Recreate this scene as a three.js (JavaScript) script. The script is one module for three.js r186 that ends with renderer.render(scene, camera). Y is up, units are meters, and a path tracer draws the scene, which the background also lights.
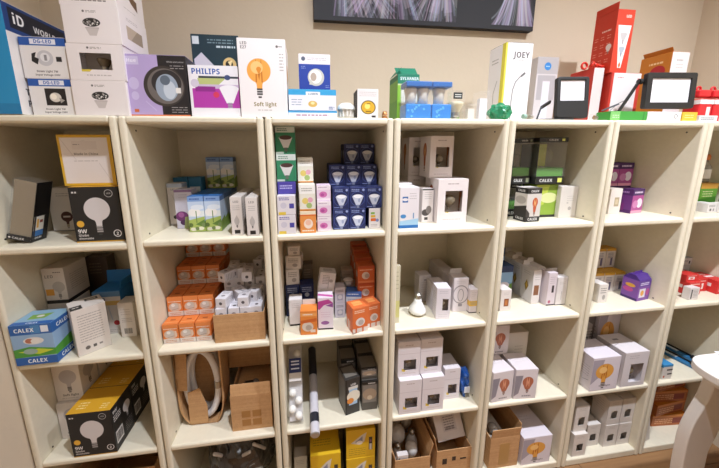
import * as THREE from 'three';
import { RoundedBoxGeometry } from 'three/addons/geometries/RoundedBoxGeometry.js';
import { mergeGeometries } from 'three/addons/utils/BufferGeometryUtils.js';
import { RectAreaLightUniformsLib } from 'three/addons/lights/RectAreaLightUniformsLib.js';

// ---------------------------------------------------------------- camera, light, exposure
const scene = new THREE.Scene();
const FOCAL = 296.03;                                   // pixels in a 719 x 468 frame
const camera = new THREE.PerspectiveCamera(2 * Math.atan(234 / FOCAL) * 180 / Math.PI, 719 / 468, 0.02, 60);
camera.rotation.order = 'YXZ';
camera.rotation.set(-0.1874, -0.1361, -0.0052);
camera.position.set(1.0094, 1.5301, 1.0257);
camera.setViewOffset(719, 468, 13.22, 28.23, 719, 468); // the lens axis sits a little up and left of the middle
const renderer = new THREE.WebGLRenderer({ antialias: true });
renderer.toneMapping = THREE.LinearToneMapping;
renderer.toneMappingExposure = 0.58;
renderer.shadowMap.enabled = true;
renderer.shadowMap.type = THREE.PCFSoftShadowMap;
RectAreaLightUniformsLib.init();
scene.background = new THREE.Color(0x000000);           // closed room: nothing outside

const CEILING = 3.05;
const LAMP = { color: 0xe9f1ff, spots: [[1.15, 0.75, 32], [2.42, 0.75, 42]] };
const PANEL = { color: 0xe9f0fa, strength: 7.5, w: 1.2, d: 0.6, x: 2.1, z: 1.75 };

// ---------------------------------------------------------------- helpers
let seed = 20240611;
function rnd() { seed = (seed * 1664525 + 1013904223) >>> 0; return seed / 4294967296; }
const rr = (a, b) => a + (b - a) * rnd();
const D2R = Math.PI / 180;
const taken = {};
function numbered(n) { const k = taken[n] = (taken[n] ?? -1) + 1; return k ? n + '_' + String(k).padStart(3, '0') : n; }
function tag(o, label, category, group) { o.userData.label = label; o.userData.category = category; if (group) o.userData.group = group; return o; }
function shade(o) { o.traverse(m => { if (m.isMesh) { m.castShadow = true; m.receiveShadow = true; } }); return o; }
function thing(name, label, category, x, y, z, ry = 0, group) {
  const g = new THREE.Group(); g.name = numbered(name); g.position.set(x, y, z); g.rotation.y = ry; scene.add(g);
  return tag(g, label, category, group);
}
function part(name, geo, mat, parent, x = 0, y = 0, z = 0, rx = 0, ry = 0, rz = 0) {
  const m = new THREE.Mesh(geo, mat); m.name = name; m.position.set(x, y, z); m.rotation.set(rx, ry, rz);
  m.castShadow = m.receiveShadow = true; parent.add(m); return m;
}
function structure(name, geo, mat, x = 0, y = 0, z = 0) {
  const m = part(name, geo, mat, scene, x, y, z); m.userData.kind = 'structure'; return m;
}
const geoCache = new Map();
function cached(key, make) { if (!geoCache.has(key)) geoCache.set(key, make()); return geoCache.get(key); }
const f4 = v => v.toFixed(4);
const bx = (w, h, d) => cached('b' + f4(w) + f4(h) + f4(d), () => new THREE.BoxGeometry(w, h, d));
const rbx = (w, h, d, r, s = 2) => cached('r' + f4(w) + f4(h) + f4(d) + f4(r) + s, () => new RoundedBoxGeometry(w, h, d, s, r));
const cyl = (a, b, h, n = 20, open = false) => cached('c' + f4(a) + f4(b) + f4(h) + n + open, () => new THREE.CylinderGeometry(a, b, h, n, 1, open));
const lathe = (pts, n = 24) => new THREE.LatheGeometry(pts.map(p => new THREE.Vector2(p[0], p[1])), n);
const move = (g, x, y, z) => { g = g.clone(); g.translate(x, y, z); return g; };
function std(color, roughness = 0.7, o = {}) { return new THREE.MeshStandardMaterial({ color, roughness, ...o }); }
function canvas(w, h) { const c = document.createElement('canvas'); c.width = w; c.height = h; return [c, c.getContext('2d')]; }
function tex(c, srgb = true) { const t = new THREE.CanvasTexture(c); if (srgb) t.colorSpace = THREE.SRGBColorSpace; t.magFilter = THREE.LinearFilter; return t; }
// value noise, tileable, for grain and patches
function noiseTex(size, layers, lo, hi, srgb, tint) {
  const acc = new Float32Array(size * size);
  for (const [nx, ny, amp] of layers) {
    const g = new Float32Array(nx * ny); for (let i = 0; i < g.length; i++) g[i] = rnd();
    for (let y = 0; y < size; y++) for (let x = 0; x < size; x++) {
      const u = x / size * nx, v = y / size * ny, i = Math.floor(u), j = Math.floor(v);
      let a = u - i, b = v - j; a = a * a * (3 - 2 * a); b = b * b * (3 - 2 * b);
      const G = (p, q) => g[(q % ny) * nx + (p % nx)];
      acc[y * size + x] += amp * ((G(i, j) * (1 - a) + G(i + 1, j) * a) * (1 - b) + (G(i, j + 1) * (1 - a) + G(i + 1, j + 1) * a) * b - 0.5);
    }
  }
  const d = new Uint8Array(size * size * 4);
  for (let i = 0; i < acc.length; i++) {
    const t = Math.min(1, Math.max(0, 0.5 + acc[i]));
    for (let k = 0; k < 3; k++) d[4 * i + k] = Math.round(255 * (lo[k] + (hi[k] - lo[k]) * t));
    d[4 * i + 3] = 255;
  }
  const t = new THREE.DataTexture(d, size, size); t.wrapS = t.wrapT = THREE.RepeatWrapping; t.magFilter = THREE.LinearFilter; t.minFilter = THREE.LinearMipmapLinearFilter; t.generateMipmaps = true;
  if (srgb) t.colorSpace = THREE.SRGBColorSpace; t.needsUpdate = true; return t;
}
// uv in metres for boxes (so grain keeps its size)
function metreUV(g, s = 1) {
  const p = g.attributes.position, n = g.attributes.normal, uv = g.attributes.uv;
  for (let i = 0; i < p.count; i++) {
    const ax = Math.abs(n.getX(i)), ay = Math.abs(n.getY(i)), az = Math.abs(n.getZ(i));
    if (ay >= ax && ay >= az) uv.setXY(i, p.getX(i) * s, p.getZ(i) * s);
    else if (ax >= az) uv.setXY(i, p.getZ(i) * s, p.getY(i) * s);
    else uv.setXY(i, p.getX(i) * s, p.getY(i) * s);
  }
  return g;
}

// ---------------------------------------------------------------- room
const plaster = noiseTex(256, [[6, 6, .25], [24, 24, .25], [96, 96, .3]], [.80, .80, .80], [1, 1, 1], false);
const wallBump = noiseTex(256, [[64, 64, .5], [128, 128, .5]], [0, 0, 0], [1, 1, 1], false);
const mWall = std(0xd3c2aa, 0.92, { bumpMap: wallBump, bumpScale: 0.0004 });
const mCeil = std(0xf1ece2, 0.95);
const X1 = 3.092, ZB = -0.415, ZF = 2.9;
structure('wall_back', metreUV(new THREE.BoxGeometry(X1 + 0.4, CEILING + 0.2, 0.1)), mWall, X1 / 2, CEILING / 2, ZB - 0.05);
structure('wall_left', metreUV(new THREE.BoxGeometry(0.1, CEILING + 0.2, ZF - ZB)), mWall, -0.053, CEILING / 2, (ZF + ZB) / 2);
structure('wall_right', metreUV(new THREE.BoxGeometry(0.1, CEILING + 0.2, ZF - ZB)), mWall, X1 + 0.05, CEILING / 2, (ZF + ZB) / 2);
structure('wall_front', metreUV(new THREE.BoxGeometry(X1 + 0.4, CEILING + 0.2, 0.1)), mWall, X1 / 2, CEILING / 2, ZF + 0.05);
structure('ceiling', new THREE.BoxGeometry(X1 + 0.2, 0.1, ZF - ZB + 0.2), mCeil, X1 / 2, CEILING + 0.05, (ZF + ZB) / 2);
// plank floor: recessed joints, each board a mesh
{
  const fl = structure('floor', new THREE.BoxGeometry(X1 + 0.2, 0.06, ZF - ZB + 0.2), std(0x3a2a1c, 0.9), X1 / 2, -0.042, (ZF + ZB) / 2);
  const woods = [];
  for (let k = 0; k < 3; k++) woods.push(std([0xffffff, 0xf2ece4, 0xfff8ee][k], 0.5, { map: noiseTex(256, [[3, 48, .5], [6, 128, .35], [2, 6, .3]], [.50, .36, .23], [.72, .55, .37], true), }));
  const pw = 0.145, pl = 1.2;
  for (let r = 0, z = -0.35; z < ZF; z += pw, r++) for (let x = -0.9 + (r % 3) * 0.4; x < X1; x += pl) {
    const a = Math.max(x, 0.0), b = Math.min(x + pl, X1); if (b - a < 0.02) continue;
    const g = metreUV(cached('plank' + f4(b - a), () => new THREE.BoxGeometry(b - a - 0.003, 0.012, pw - 0.003)));
    part('plank', g, woods[Math.floor(rnd() * 3)], fl, (a + b) / 2 - X1 / 2, 0.036, z + pw / 2 - (ZF + ZB) / 2);
  }
}
const mBase = std(0x8a6a45, 0.55);
structure('baseboard_right', rbx(0.014, 0.07, ZF - ZB - 0.5, 0.004), mBase, X1 - 0.008, 0.036, (ZF + ZB) / 2 + 0.24);
structure('baseboard_left', rbx(0.014, 0.07, ZF - 0.02, 0.004), mBase, 0.006, 0.036, ZF / 2 + 0.02);

// ---------------------------------------------------------------- lamps
const mTrim = std(0xf4f2ee, 0.4);
for (const [x, z, power] of LAMP.spots) {
  const g = thing('ceiling_downlight', x < 1.5 ? 'round recessed ceiling downlight above the green cartons' : 'round recessed ceiling downlight above the grey floodlights', 'downlight', x, CEILING, z);
  part('ring', new THREE.TorusGeometry(0.052, 0.008, 10, 32), mTrim, g, 0, -0.004, 0, Math.PI / 2);
  part('lens', cyl(0.048, 0.048, 0.004, 32), std(0xffffff, 0.4, { emissive: LAMP.color, emissiveIntensity: 6 }), g, 0, -0.003, 0);
  const s = new THREE.SpotLight(LAMP.color, power, 0, 70 * D2R, 1, 2);
  s.position.set(0, -0.012, 0); s.target.position.set(0, -1, 0); s.castShadow = true; s.shadow.radius = 2; s.shadow.mapSize.set(2048, 2048); s.shadow.bias = -0.0005;
  s.name = 'lamp_light'; g.add(s, s.target); s.target.name = 'lamp_target';
}
{
  const g = thing('ceiling_panel_lamp', 'flat square-edged ceiling panel lamp over the middle of the room', 'lamp', PANEL.x, CEILING, PANEL.z);
  part('frame', rbx(PANEL.w + 0.03, 0.02, PANEL.d + 0.03, 0.004), mTrim, g, 0, -0.011, 0);
  part('diffuser', bx(PANEL.w, 0.004, PANEL.d), std(0xffffff, 0.5, { emissive: PANEL.color, emissiveIntensity: 1.5 }), g, 0, -0.022, 0);
  const a = new THREE.RectAreaLight(PANEL.color, PANEL.strength, PANEL.w, PANEL.d);
  a.position.set(0, -0.026, 0); a.rotation.x = -Math.PI / 2; a.name = 'panel_light'; g.add(a);
}

// ---------------------------------------------------------------- bookcases
const UW = 0.44, PT = 0.0225, TOP = 1.637, DEP = 0.385, ST = 0.0245;
const LV = [1.637, 1.2343, 0.8235, 0.413, 0.038];        // standing heights: top board, three shelves, bottom board
const creamPaint = noiseTex(256, [[4, 4, .3], [20, 20, .2], [90, 90, .25]], [.86, .82, .725], [.93, .89, .795], true);
const mCream = std(0xffffff, 0.42, { map: creamPaint });
const mDark = std(0x2a2520, 0.6);
const unitLabels = ['cream bookcase against the left wall, holding the black and yellow globe-bulb cartons',
  'cream bookcase holding the orange cartons and the tray of small white cartons', 'cream bookcase holding the dark blue reflector-bulb cartons and yellow cartons',
  'cream bookcase holding the lone white reflector bulb on its middle shelf', 'cream bookcase holding the green and black clear-window cartons',
  'cream bookcase holding the purple cartons, beside the corner bookcase', 'cream corner bookcase against the right wall, behind the white table'];
const shelfDrop = [-0.005, 0, 0, 0, 0, 0, 0];
for (let i = 0; i < 7; i++) {
  const g = thing('bookcase', unitLabels[i], 'bookcase', (i + 0.5) * UW, 0, 0);
  const hw = UW / 2 - 0.0022, iw = 2 * (hw - PT);
  for (const s of [-1, 1]) part('side_panel', cached('panel', () => metreUV(rbx(PT, TOP - 0.001, DEP, 0.0085, 4))), mCream, g, s * (hw - PT / 2), TOP / 2, -DEP / 2);
  const board = cached('board', () => metreUV(rbx(iw + 0.006, ST, DEP - 0.004, 0.009, 4)));
  part('top_board', board, mCream, g, 0, TOP - ST / 2, -DEP / 2 - 0.0005);
  for (let k = 1; k < 4; k++) part('shelf', board, mCream, g, 0, LV[k] - ST / 2 + (k < 3 ? shelfDrop[i] : 0), -DEP / 2 - 0.001);
  part('bottom_board', cached('bottom', () => metreUV(rbx(iw + 0.004, 0.038, DEP - 0.004, 0.007, 4))), mCream, g, 0, 0.019, -DEP / 2 - 0.001);
  part('back_panel', cached('backp', () => metreUV(bx(iw + 0.01, TOP - 0.03, 0.005))), mCream, g, 0, TOP / 2, -DEP + 0.006);
  const cap = cached('cap', () => { const c = new THREE.CylinderGeometry(0.0032, 0.0032, 0.002, 10); c.rotateZ(Math.PI / 2); return c; });
  for (const s of [-1, 1]) for (const y of [TOP - ST - 0.018, LV[1] + 0.012, LV[2] + 0.012, LV[3] + 0.012]) part('screw_hole', cap, mDark, g, s * (hw - PT - 0.0002), y, -0.055);
}

// ---------------------------------------------------------------- printed card: drawing helpers in percent of a face
function pen(ctx, X, Y, W, H) {
  const x_ = p => X + p * W / 100, y_ = p => Y + p * H / 100, s_ = p => p * H / 100;
  const g = {
    r(c, x, y, w, h) { ctx.fillStyle = c; ctx.fillRect(x_(x), y_(y), w * W / 100, h * H / 100); return g; },
    e(c, x, y, r, ry) { ctx.fillStyle = c; ctx.beginPath(); ctx.ellipse(x_(x), y_(y), s_(r), s_(ry ?? r), 0, 0, 7); ctx.fill(); return g; },
    o(c, x, y, r, lw, ry) { ctx.strokeStyle = c; ctx.lineWidth = s_(lw); ctx.beginPath(); ctx.ellipse(x_(x), y_(y), s_(r), s_(ry ?? r), 0, 0, 7); ctx.stroke(); return g; },
    p(c, ...q) { ctx.fillStyle = c; ctx.beginPath(); q.forEach(([a, b], i) => i ? ctx.lineTo(x_(a), y_(b)) : ctx.moveTo(x_(a), y_(b))); ctx.closePath(); ctx.fill(); return g; },
    l(c, lw, ...q) { ctx.strokeStyle = c; ctx.lineWidth = s_(lw); ctx.lineCap = 'round'; ctx.beginPath(); q.forEach(([a, b], i) => i ? ctx.lineTo(x_(a), y_(b)) : ctx.moveTo(x_(a), y_(b))); ctx.stroke(); return g; },
    t(s, c, x, y, size, al = 'center', bold = true, rot = 0) {
      ctx.save(); ctx.translate(x_(x), y_(y)); ctx.rotate(rot * Math.PI / 180); ctx.fillStyle = c; ctx.textAlign = al; ctx.textBaseline = 'middle';
      ctx.font = (bold ? 'bold ' : '') + s_(size).toFixed(1) + 'px sans-serif'; ctx.fillText(s, 0, 0); ctx.restore(); return g;
    },
    fine(c, x, y, w, n, gap, th = 1.3) {                 // rows of print too small to read
      for (let k = 0; k < n; k++) { let a = x; while (a < x + w) { const q = Math.min(x + w - a, 3 + rnd() * 9); g.r(c, a, y + k * gap, q, th); a += q + 1.8; } } return g;
    },
    bars(c, x, y, w, h) { for (let a = 0; a < w; a += 3.2) g.r(c, x + a, y, 1 + rnd() * 1.3, h); return g; },
    bulb(kind, x, y, s, c, base = '#8b8782', extra) {    // x,y middle of the bulb's head; s its radius in % of height
      const k = H / W;
      if (kind === 'globe') { g.p(c, [x - .4 * s * k, y + .8 * s], [x + .4 * s * k, y + .8 * s], [x + .25 * s * k, y + 1.1 * s], [x + .22 * s * k, y + 1.45 * s], [x - .22 * s * k, y + 1.45 * s], [x - .25 * s * k, y + 1.1 * s]).e(c, x, y, s); }
      if (kind === 'a60') { g.p(c, [x - .9 * s * k, y + .35 * s], [x + .9 * s * k, y + .35 * s], [x + .4 * s * k, y + 1.5 * s], [x - .4 * s * k, y + 1.5 * s]).e(c, x, y, s); }
      if (kind === 'refl') { g.p(c, [x - s * k, y], [x + s * k, y], [x + .35 * s * k, y + 1.5 * s], [x - .35 * s * k, y + 1.5 * s]).e(c, x, y, s, .4 * s); }
      if (kind === 'candle') { g.p(c, [x, y - 1.9 * s], [x + .75 * s * k, y - .4 * s], [x + .8 * s * k, y + .4 * s], [x + .4 * s * k, y + 1.4 * s], [x - .4 * s * k, y + 1.4 * s], [x - .8 * s * k, y + .4 * s], [x - .75 * s * k, y - .4 * s]); }
      if (kind === 'edison') { g.p(c, [x - .5 * s * k, y + .5 * s], [x + .5 * s * k, y + .5 * s], [x + .28 * s * k, y + 2.2 * s], [x - .28 * s * k, y + 2.2 * s]).e(c, x, y, .7 * s, 1.1 * s); }
      const y0 = kind === 'edison' ? y + 2.2 * s : y + 1.45 * s;
      for (let q = 0; q < 3; q++) g.r(base, x - .24 * s * k, y0 + q * .2 * s, .48 * s * k, .15 * s);
      g.r('#3a3632', x - .14 * s * k, y0 + .66 * s, .28 * s * k, .14 * s);
      if (extra) g.l(extra, .12 * s, [x - .25 * s * k, y + .9 * s], [x - .2 * s * k, y - .5 * s], [x, y + .5 * s], [x + .2 * s * k, y - .5 * s], [x + .25 * s * k, y + .9 * s]);
      return g;
    },
  };
  return g;
}
const KIND = {};
// all print is laid out on shared sheets of 2048 pixels, row by row
const pages = [];
function sheet(w, h) {
  let p = pages[pages.length - 1];
  if (p && p.x + w > 2048) { p.x = 0; p.y += p.row; p.row = 0; }
  if (!p || p.y + h > 2048) { const [c, ctx] = canvas(2048, 2048); p = { ctx, x: 0, y: 0, row: 0, mat: std(0xffffff, 0.5, { map: tex(c) }) }; pages.push(p); }
  const at = [p, p.x, p.y]; p.x += w; p.row = Math.max(p.row, h); return at;
}
// a kind of carton: [width, height, depth] in metres, ground colour, print for front / side / top
function kind(key, name, dim, ground, print, o = {}) {
  const [w, h, d] = dim, s = (o.px || 230) / Math.max(w, h, d);
  const fw = Math.ceil(w * s), fh = Math.ceil(h * s), sw = Math.ceil(d * s), td = Math.ceil(d * s);
  const [P, X0, Y0p] = sheet(fw + sw + fw + 12, Math.max(fh, td) + 4), W = 2048, H = 2048, ctx = P.ctx;
  const tile = [[X0 + 1, Y0p + 1, fw, fh], [X0 + fw + 4, Y0p + 1, sw, fh], [X0 + fw + sw + 7, Y0p + 1, fw, td]];
  tile.forEach(([x, y, a, b], i) => {
    const col = Array.isArray(ground) ? ground[i] : ground; ctx.fillStyle = col; ctx.fillRect(x - 1, y - 1, a + 2, b + 2);
    ctx.save(); ctx.beginPath(); ctx.rect(x - 1, y - 1, a + 2, b + 2); ctx.clip();
    const fn = print[['front', 'side', 'top'][i]]; if (fn) fn(pen(ctx, x, y, a, b)); ctx.restore();
  });
  const uvt = tile.map(([x, y, a, b]) => [(x + .5) / W, 1 - (y + b - .5) / H, (a - 1) / W, (b - 1) / H]);
  KIND[key] = { key, name, dim, uvt, mat: P.mat, o };
  return KIND[key];
}
function tileUV(g, t, a = 0, n = g.attributes.uv.count) { const uv = g.attributes.uv; for (let i = a; i < a + n; i++) uv.setXY(i, t[0] + Math.min(1, Math.max(0, uv.getX(i))) * t[2], t[1] + Math.min(1, Math.max(0, uv.getY(i))) * t[3]); return g; }
const FACE = [1, 1, 2, 2, 0, 0];
function cartonGeo(K, w, h, d) {
  return cached('k' + K.key + f4(w) + f4(h) + f4(d), () => {
    const g = new RoundedBoxGeometry(w, h, d, 1, Math.min(0.0014, w * .04)), n = g.attributes.uv.count / 6;
    for (let f = 0; f < 6; f++) tileUV(g, K.uvt[FACE[f]], f * n, n);
    g.translate(0, h / 2, 0); return g;
  });
}
function flapGeo(K, w, d) {
  return cached('f' + K.key + f4(w) + f4(d), () => { const g = new THREE.BoxGeometry(w - 0.0025, 0.0009, d - 0.002); tileUV(g, K.uvt[2]); return g; });
}
// open-fronted carton: card walls with a cut-out window in the front
function windowGeo(K, w, h, d, win) {
  return cached('w' + K.key + f4(w) + f4(h) + f4(d), () => {
    const t = 0.0012, L = [], add = (a, b, c, x, y, z, f) => { const g = new THREE.BoxGeometry(a, b, c).toNonIndexed(); tileUV(g, K.uvt[f]); g.translate(x, y, z); L.push(g); };
    add(w, h, t, 0, h / 2, -d / 2 + t / 2, 0); add(t, h, d - t, -w / 2 + t / 2, h / 2, 0, 1); add(t, h, d - t, w / 2 - t / 2, h / 2, 0, 1);
    add(w - 2 * t, t, d - t, 0, h - t / 2, 0, 2); add(w - 2 * t, t, d - t, 0, t / 2, 0, 2);
    const s = new THREE.Shape([[-w / 2, 0], [w / 2, 0], [w / 2, h], [-w / 2, h]].map(p => new THREE.Vector2(...p)));
    const [wx, wy, ww, wh] = win, x0 = -w / 2 + wx * w / 100, y1 = h - wy * h / 100, x1 = x0 + ww * w / 100, y0 = y1 - wh * h / 100;
    s.holes.push(new THREE.Path([[x0, y0], [x0, y1], [x1, y1], [x1, y0]].map(p => new THREE.Vector2(...p))));
    const f = new THREE.ExtrudeGeometry(s, { depth: t, bevelEnabled: false }), p = f.attributes.position, uv = f.attributes.uv;
    for (let i = 0; i < p.count; i++) uv.setXY(i, p.getX(i) / w + .5, p.getY(i) / h);
    tileUV(f, K.uvt[0]); f.translate(0, 0, d / 2 - t); L.push(f.index ? f.toNonIndexed() : f);
    return mergeGeometries(L);
  });
}
// ---------------------------------------------------------------- real bulbs (profile from cap up to crown, unit metres at scale 1)
const mGlassWhite = std(0xf2efe8, 0.25), mCap = std(0xb9b4aa, 0.3, { metalness: 0.85 }), mCapDark = std(0x2c2a28, 0.5);
const mClear = new THREE.MeshPhysicalMaterial({ color: 0xffffff, roughness: 0.04, transmission: 1, thickness: 0, ior: 1.4 });
const mFilm = new THREE.MeshPhysicalMaterial({ color: 0xffffff, roughness: 0.1, transmission: 0.96, thickness: 0, ior: 1.4 });
const mSmoke = new THREE.MeshPhysicalMaterial({ color: 0xb9a88c, roughness: 0.08, transmission: 0.6, thickness: 0, ior: 1.45 });
const mAmber = new THREE.MeshPhysicalMaterial({ color: 0xffb050, roughness: 0.06, transmission: 0.9, thickness: 0, ior: 1.4 });
const PROFILE = {
  a60: [[.013, .024], [.016, .036], [.026, .056], [.030, .075], [.027, .092], [.016, .103], [0, .107]],
  globe: [[.013, .024], [.017, .034], [.036, .048], [.047, .072], [.043, .098], [.026, .115], [0, .121]],
  refl: [[.013, .024], [.0145, .034], [.019, .044], [.031, .062], [.0335, .072], [.031, .080], [.018, .087], [0, .089]],
  spot: [[.008, .016], [.014, .022], [.024, .042], [.025, .050], [.022, .052], [0, .052]],
};
const headGeo = k => cached('head' + k, () => lathe([[0.0, PROFILE[k][0][1]], ...PROFILE[k]], 20));
const screwGeo = () => cached('screw', () => lathe([[0, 0], [.006, 0], [.007, .004], [.0125, .006], [.0135, .009], [.0125, .011], [.0135, .014], [.0125, .016], [.0135, .019], [.0125, .021], [.013, .026], [0, .026]], 16));
function bulbParts(parent, k, x, y, z, s, rx = 0, rz = 0, mat = mGlassWhite) {
  const b = new THREE.Group(); b.name = 'bulb'; b.position.set(x, y, z); b.rotation.set(rx, 0, rz); b.scale.setScalar(s); parent.add(b);
  part('glass', headGeo(k), mat, b); part('screw_cap', screwGeo(), mCap, b); return b;
}
// ---------------------------------------------------------------- put a carton: x middle of its front face, y base, z front face; turned about that point
const protos = new Map();
const mInsert = std(0xcfc3b2, .7);
const mTab = std(0xded6d2, .6);
function put(key, x, y, z, o = {}) {
  const K = KIND[key], w = o.w ?? K.dim[0], h = o.h ?? K.dim[1], d = o.d ?? K.dim[2], id = key + f4(w) + f4(h) + f4(d);
  let g;
  if (protos.has(id)) { g = protos.get(id).clone(); g.name = numbered(K.name); }
  else {
    g = new THREE.Group(); g.name = numbered(K.name);
    if (K.o.window) {
      part('body', windowGeo(K, w, h, d, K.o.window), K.mat, g);
      const [wx, wy, ww, wh] = K.o.window, bk = K.o.bulb || 'a60', bs = Math.min(w, d) * .2 / { a60: .03, globe: .047, spot: .025 }[bk];
      const b = bulbParts(g, bk, 0, 0.004, 0, Math.min(bs, h * .9 / 0.121), 0, 0, K.o.glass || mSmoke); part('insert_card', bx(w - .006, h - .006, .001), mInsert, g, 0, h / 2, d * .02).userData.label = 'pale inner card behind the bulb'; b.position.z = d * .25; b.position.y = h * (1 - (wy + wh * .98) / 100);
    } else part('body', cartonGeo(K, w, h, d), K.mat, g);
    part('top_flap', flapGeo(K, w, d), K.mat, g, 0, h + 0.00045, 0.0006);
    if (K.o.tab) { const t = part('hang_tab', cached('tab' + f4(w), () => rbx(w * .8, 0.022, 0.0012, .0005, 1)), mTab, g, 0, h + 0.0115, -d / 2 + 0.002); }
    protos.set(id, g);
  }
  const ry = (o.ry || 0) * D2R;
  g.rotation.set((o.rx || 0) * D2R, ry, (o.rz || 0) * D2R, 'YXZ');
  g.position.set(x - Math.sin(ry) * d / 2, y + 0.0004, z - Math.cos(ry) * d / 2);
  scene.add(g); g.userData = {};
  return tag(g, o.label || K.o.label, o.category || K.o.category || 'carton', o.group || (o.label ? undefined : K.o.group));
}

// ---------------------------------------------------------------- on the wall: dark canvas print
{
  const [c, x] = canvas(1024, 420); x.fillStyle = '#17151a'; x.fillRect(0, 0, 1024, 420);
  for (let k = 0; k < 420; k++) {                        // pale silky strands in three fans on black
    const fan = k % 4, ox = [170, 330, 560, 930][fan], oy = [235, 230, 250, 300][fan], sp = [150, 190, 120, 130][fan];
    const a = rr(.1, 1), q = (rnd() - .5) * 2, big = k < 60;
    x.strokeStyle = `rgba(${170 + rnd() * 60 | 0},${168 + rnd() * 50 | 0},${190 + rnd() * 50 | 0},${(.06 + .28 * rnd()).toFixed(2)})`; x.lineWidth = (big ? 14 : 1) + rnd() * (big ? 22 : 9);
    x.beginPath(); x.moveTo(ox + q * 30, oy - 120); x.quadraticCurveTo(ox + q * sp * .5, oy + 40, ox + q * sp + (fan === 0 ? 60 : -20), oy + 60 + 170 * a); x.stroke();
  }
  x.fillStyle = '#17151a'; x.fillRect(0, 402, 1024, 18); x.fillRect(640, 180, 170, 240); x.fillRect(0, 180, 40, 240);
  const g = thing('canvas_print', 'black canvas print of pale silky folds hanging on the beige wall', 'picture', 1.585, 2.082, -0.397);
  const t = tex(c); const geo = new THREE.BoxGeometry(1.04, 0.43, 0.03); geo.translate(0, 0.215, 0);
  const uv = geo.attributes.uv; for (let i = 0; i < uv.count; i++) if (i < 16 || i > 19) uv.setXY(i, 0.004, 0.02);
  part('canvas', geo, std(0xffffff, 0.6, { map: t }), g);
  part('stretcher', bx(1.0, 0.4, 0.004), std(0x8a6d48, 0.8), g, 0, 0.215, -0.0165);
}

// ---------------------------------------------------------------- cartons on the top boards
const W_ = '#e9e4e0', INK = '#5b5552';
kind('idworld', 'lamp_carton', [.165, .305, .33], ['#2190c4', '#e8e2de', '#e8e2de'], {
  front: g => g.r('#1c7fb2', 0, 90, 100, 10),
  side: g => g.r('#1d3d78', 0, 0, 100, 25).r('#191c2c', 5, 3, 62, 18).t('iD', '#f4f2f0', 14, 12, 13).t('WORLD', '#f0eeec', 42, 14, 8).t('Trad', '#3a3a44', 8, 78, 8, 'left').t('Prod', '#3a3a44', 8, 89, 8, 'left').l('#3a3a44', 1.2, [45, 40], [70, 44]),
}, { label: 'large white lamp carton with blue front and navy band, against left wall', px: 400 });
put('idworld', .106, TOP, -.004);
const dg = (pic) => ({ front: g => { g.r('#2456a6', 0, 0, 100, 20).r('#e8e8f0', 24, 4, 56, 13).t('DG-LED', '#3a62ac', 52, 10.6, 12); pic(g); g.t('Down Light 7W', INK, 52, 82, 7).t('Input Voltage 230V', INK, 52, 91, 6.4); }, side: g => g.r('#2456a6', 0, 0, 100, 20).fine(INK, 14, 40, 70, 6, 8) });
kind('dgA', 'downlight_carton', [.121, .114, .13], W_, dg(g => g.e('#c9c6c8', 52, 50, 19).e('#e6e4e4', 52, 48, 11).p('#1c1a1c', [24, 40], [34, 36], [30, 48], [38, 52], [34, 66], [22, 58]).r('#1c1a1c', 76, 46, 12, 12).r('#8d8a8c', 50, 42, 6, 14)), { label: 'white downlight carton with round fitting picture, on top of its twin' });
kind('dgB', 'downlight_carton', [.121, .106, .13], W_, dg(g => g.r('#1b1718', 34, 26, 46, 46).e('#d8d0c4', 56, 50, 15, 13).e('#f4ecdc', 52, 48, 8).p('#a8a098', [64, 50], [76, 58], [66, 66])), { label: 'white downlight carton with black square picture, under its twin' });
put('dgB', .258, TOP, -.03); put('dgA', .2535, TOP + .1065, -.03);
const sparkle = g => { g.e('#26221f', 50, 43, 23, 11.5); for (let k = 0; k < 26; k++) { const a = rnd() * 6.28, r = Math.sqrt(rnd()); g.e(k % 3 ? '#8e8882' : '#e8e4de', 50 + Math.cos(a) * r * 14, 43 + Math.sin(a) * r * 8.5, 1.4 + rnd()); } return g.p('#c9bfba', [38, 58], [62, 58], [56, 78], [44, 78]).r('#b3a9a4', 38, 56, 24, 2.4); };
kind('wspot', 'spotlight_carton', [.152, .102, .16], '#ece3df', { front: g => { g.e('#6a6460', 38, 14, 3).fine('#9a928c', 42, 12, 18, 2, 3.4, 1.6); sparkle(g); }, side: g => g.p('#a08f7c', [22, 34], [78, 34], [78, 72], [22, 72]).p('#c0ae98', [22, 34], [60, 34], [34, 72], [22, 72]).fine('#b0a8a2', 24, 12, 40, 2, 5) }, {});
kind('wwin', 'spotlight_carton', [.152, .101, .16], '#ece3df', { front: g => g.e('#6a6460', 38, 10, 3).fine('#9a928c', 42, 8, 20, 2, 3.4, 1.6).p('#d9c24a', [22, 66], [40, 70], [36, 76], [22, 76]).fine('#c0b6b0', 30, 84, 44, 1, 4, 3), side: g => g.fine('#b0a8a2', 24, 12, 40, 2, 5) }, { window: [22, 24, 56, 46], bulb: 'spot', label: 'white spotlight carton with cut-out window, in the middle of the tall stack' });
kind('wdots', 'spotlight_carton', [.152, .102, .16], '#ece3df', { front: g => g.fine('#8a827c', 22, 84, 60, 1, 4, 4), side: g => g.p('#6a4e34', [30, 30], [74, 40], [74, 70], [52, 56]).fine('#b0a8a2', 24, 82, 40, 1, 5) }, { label: 'white spotlight carton on the very top of the tall stack' });
put('wspot', .395, TOP, -.02, { label: 'white carton with dark oval reflector, lowest of the tall stack' }); put('wwin', .398, TOP + .103, -.02); put('wspot', .401, TOP + .205, -.02, { label: 'white carton with dark oval reflector, third up in the tall stack' }); put('wdots', .398, TOP + .308, -.022);
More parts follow.
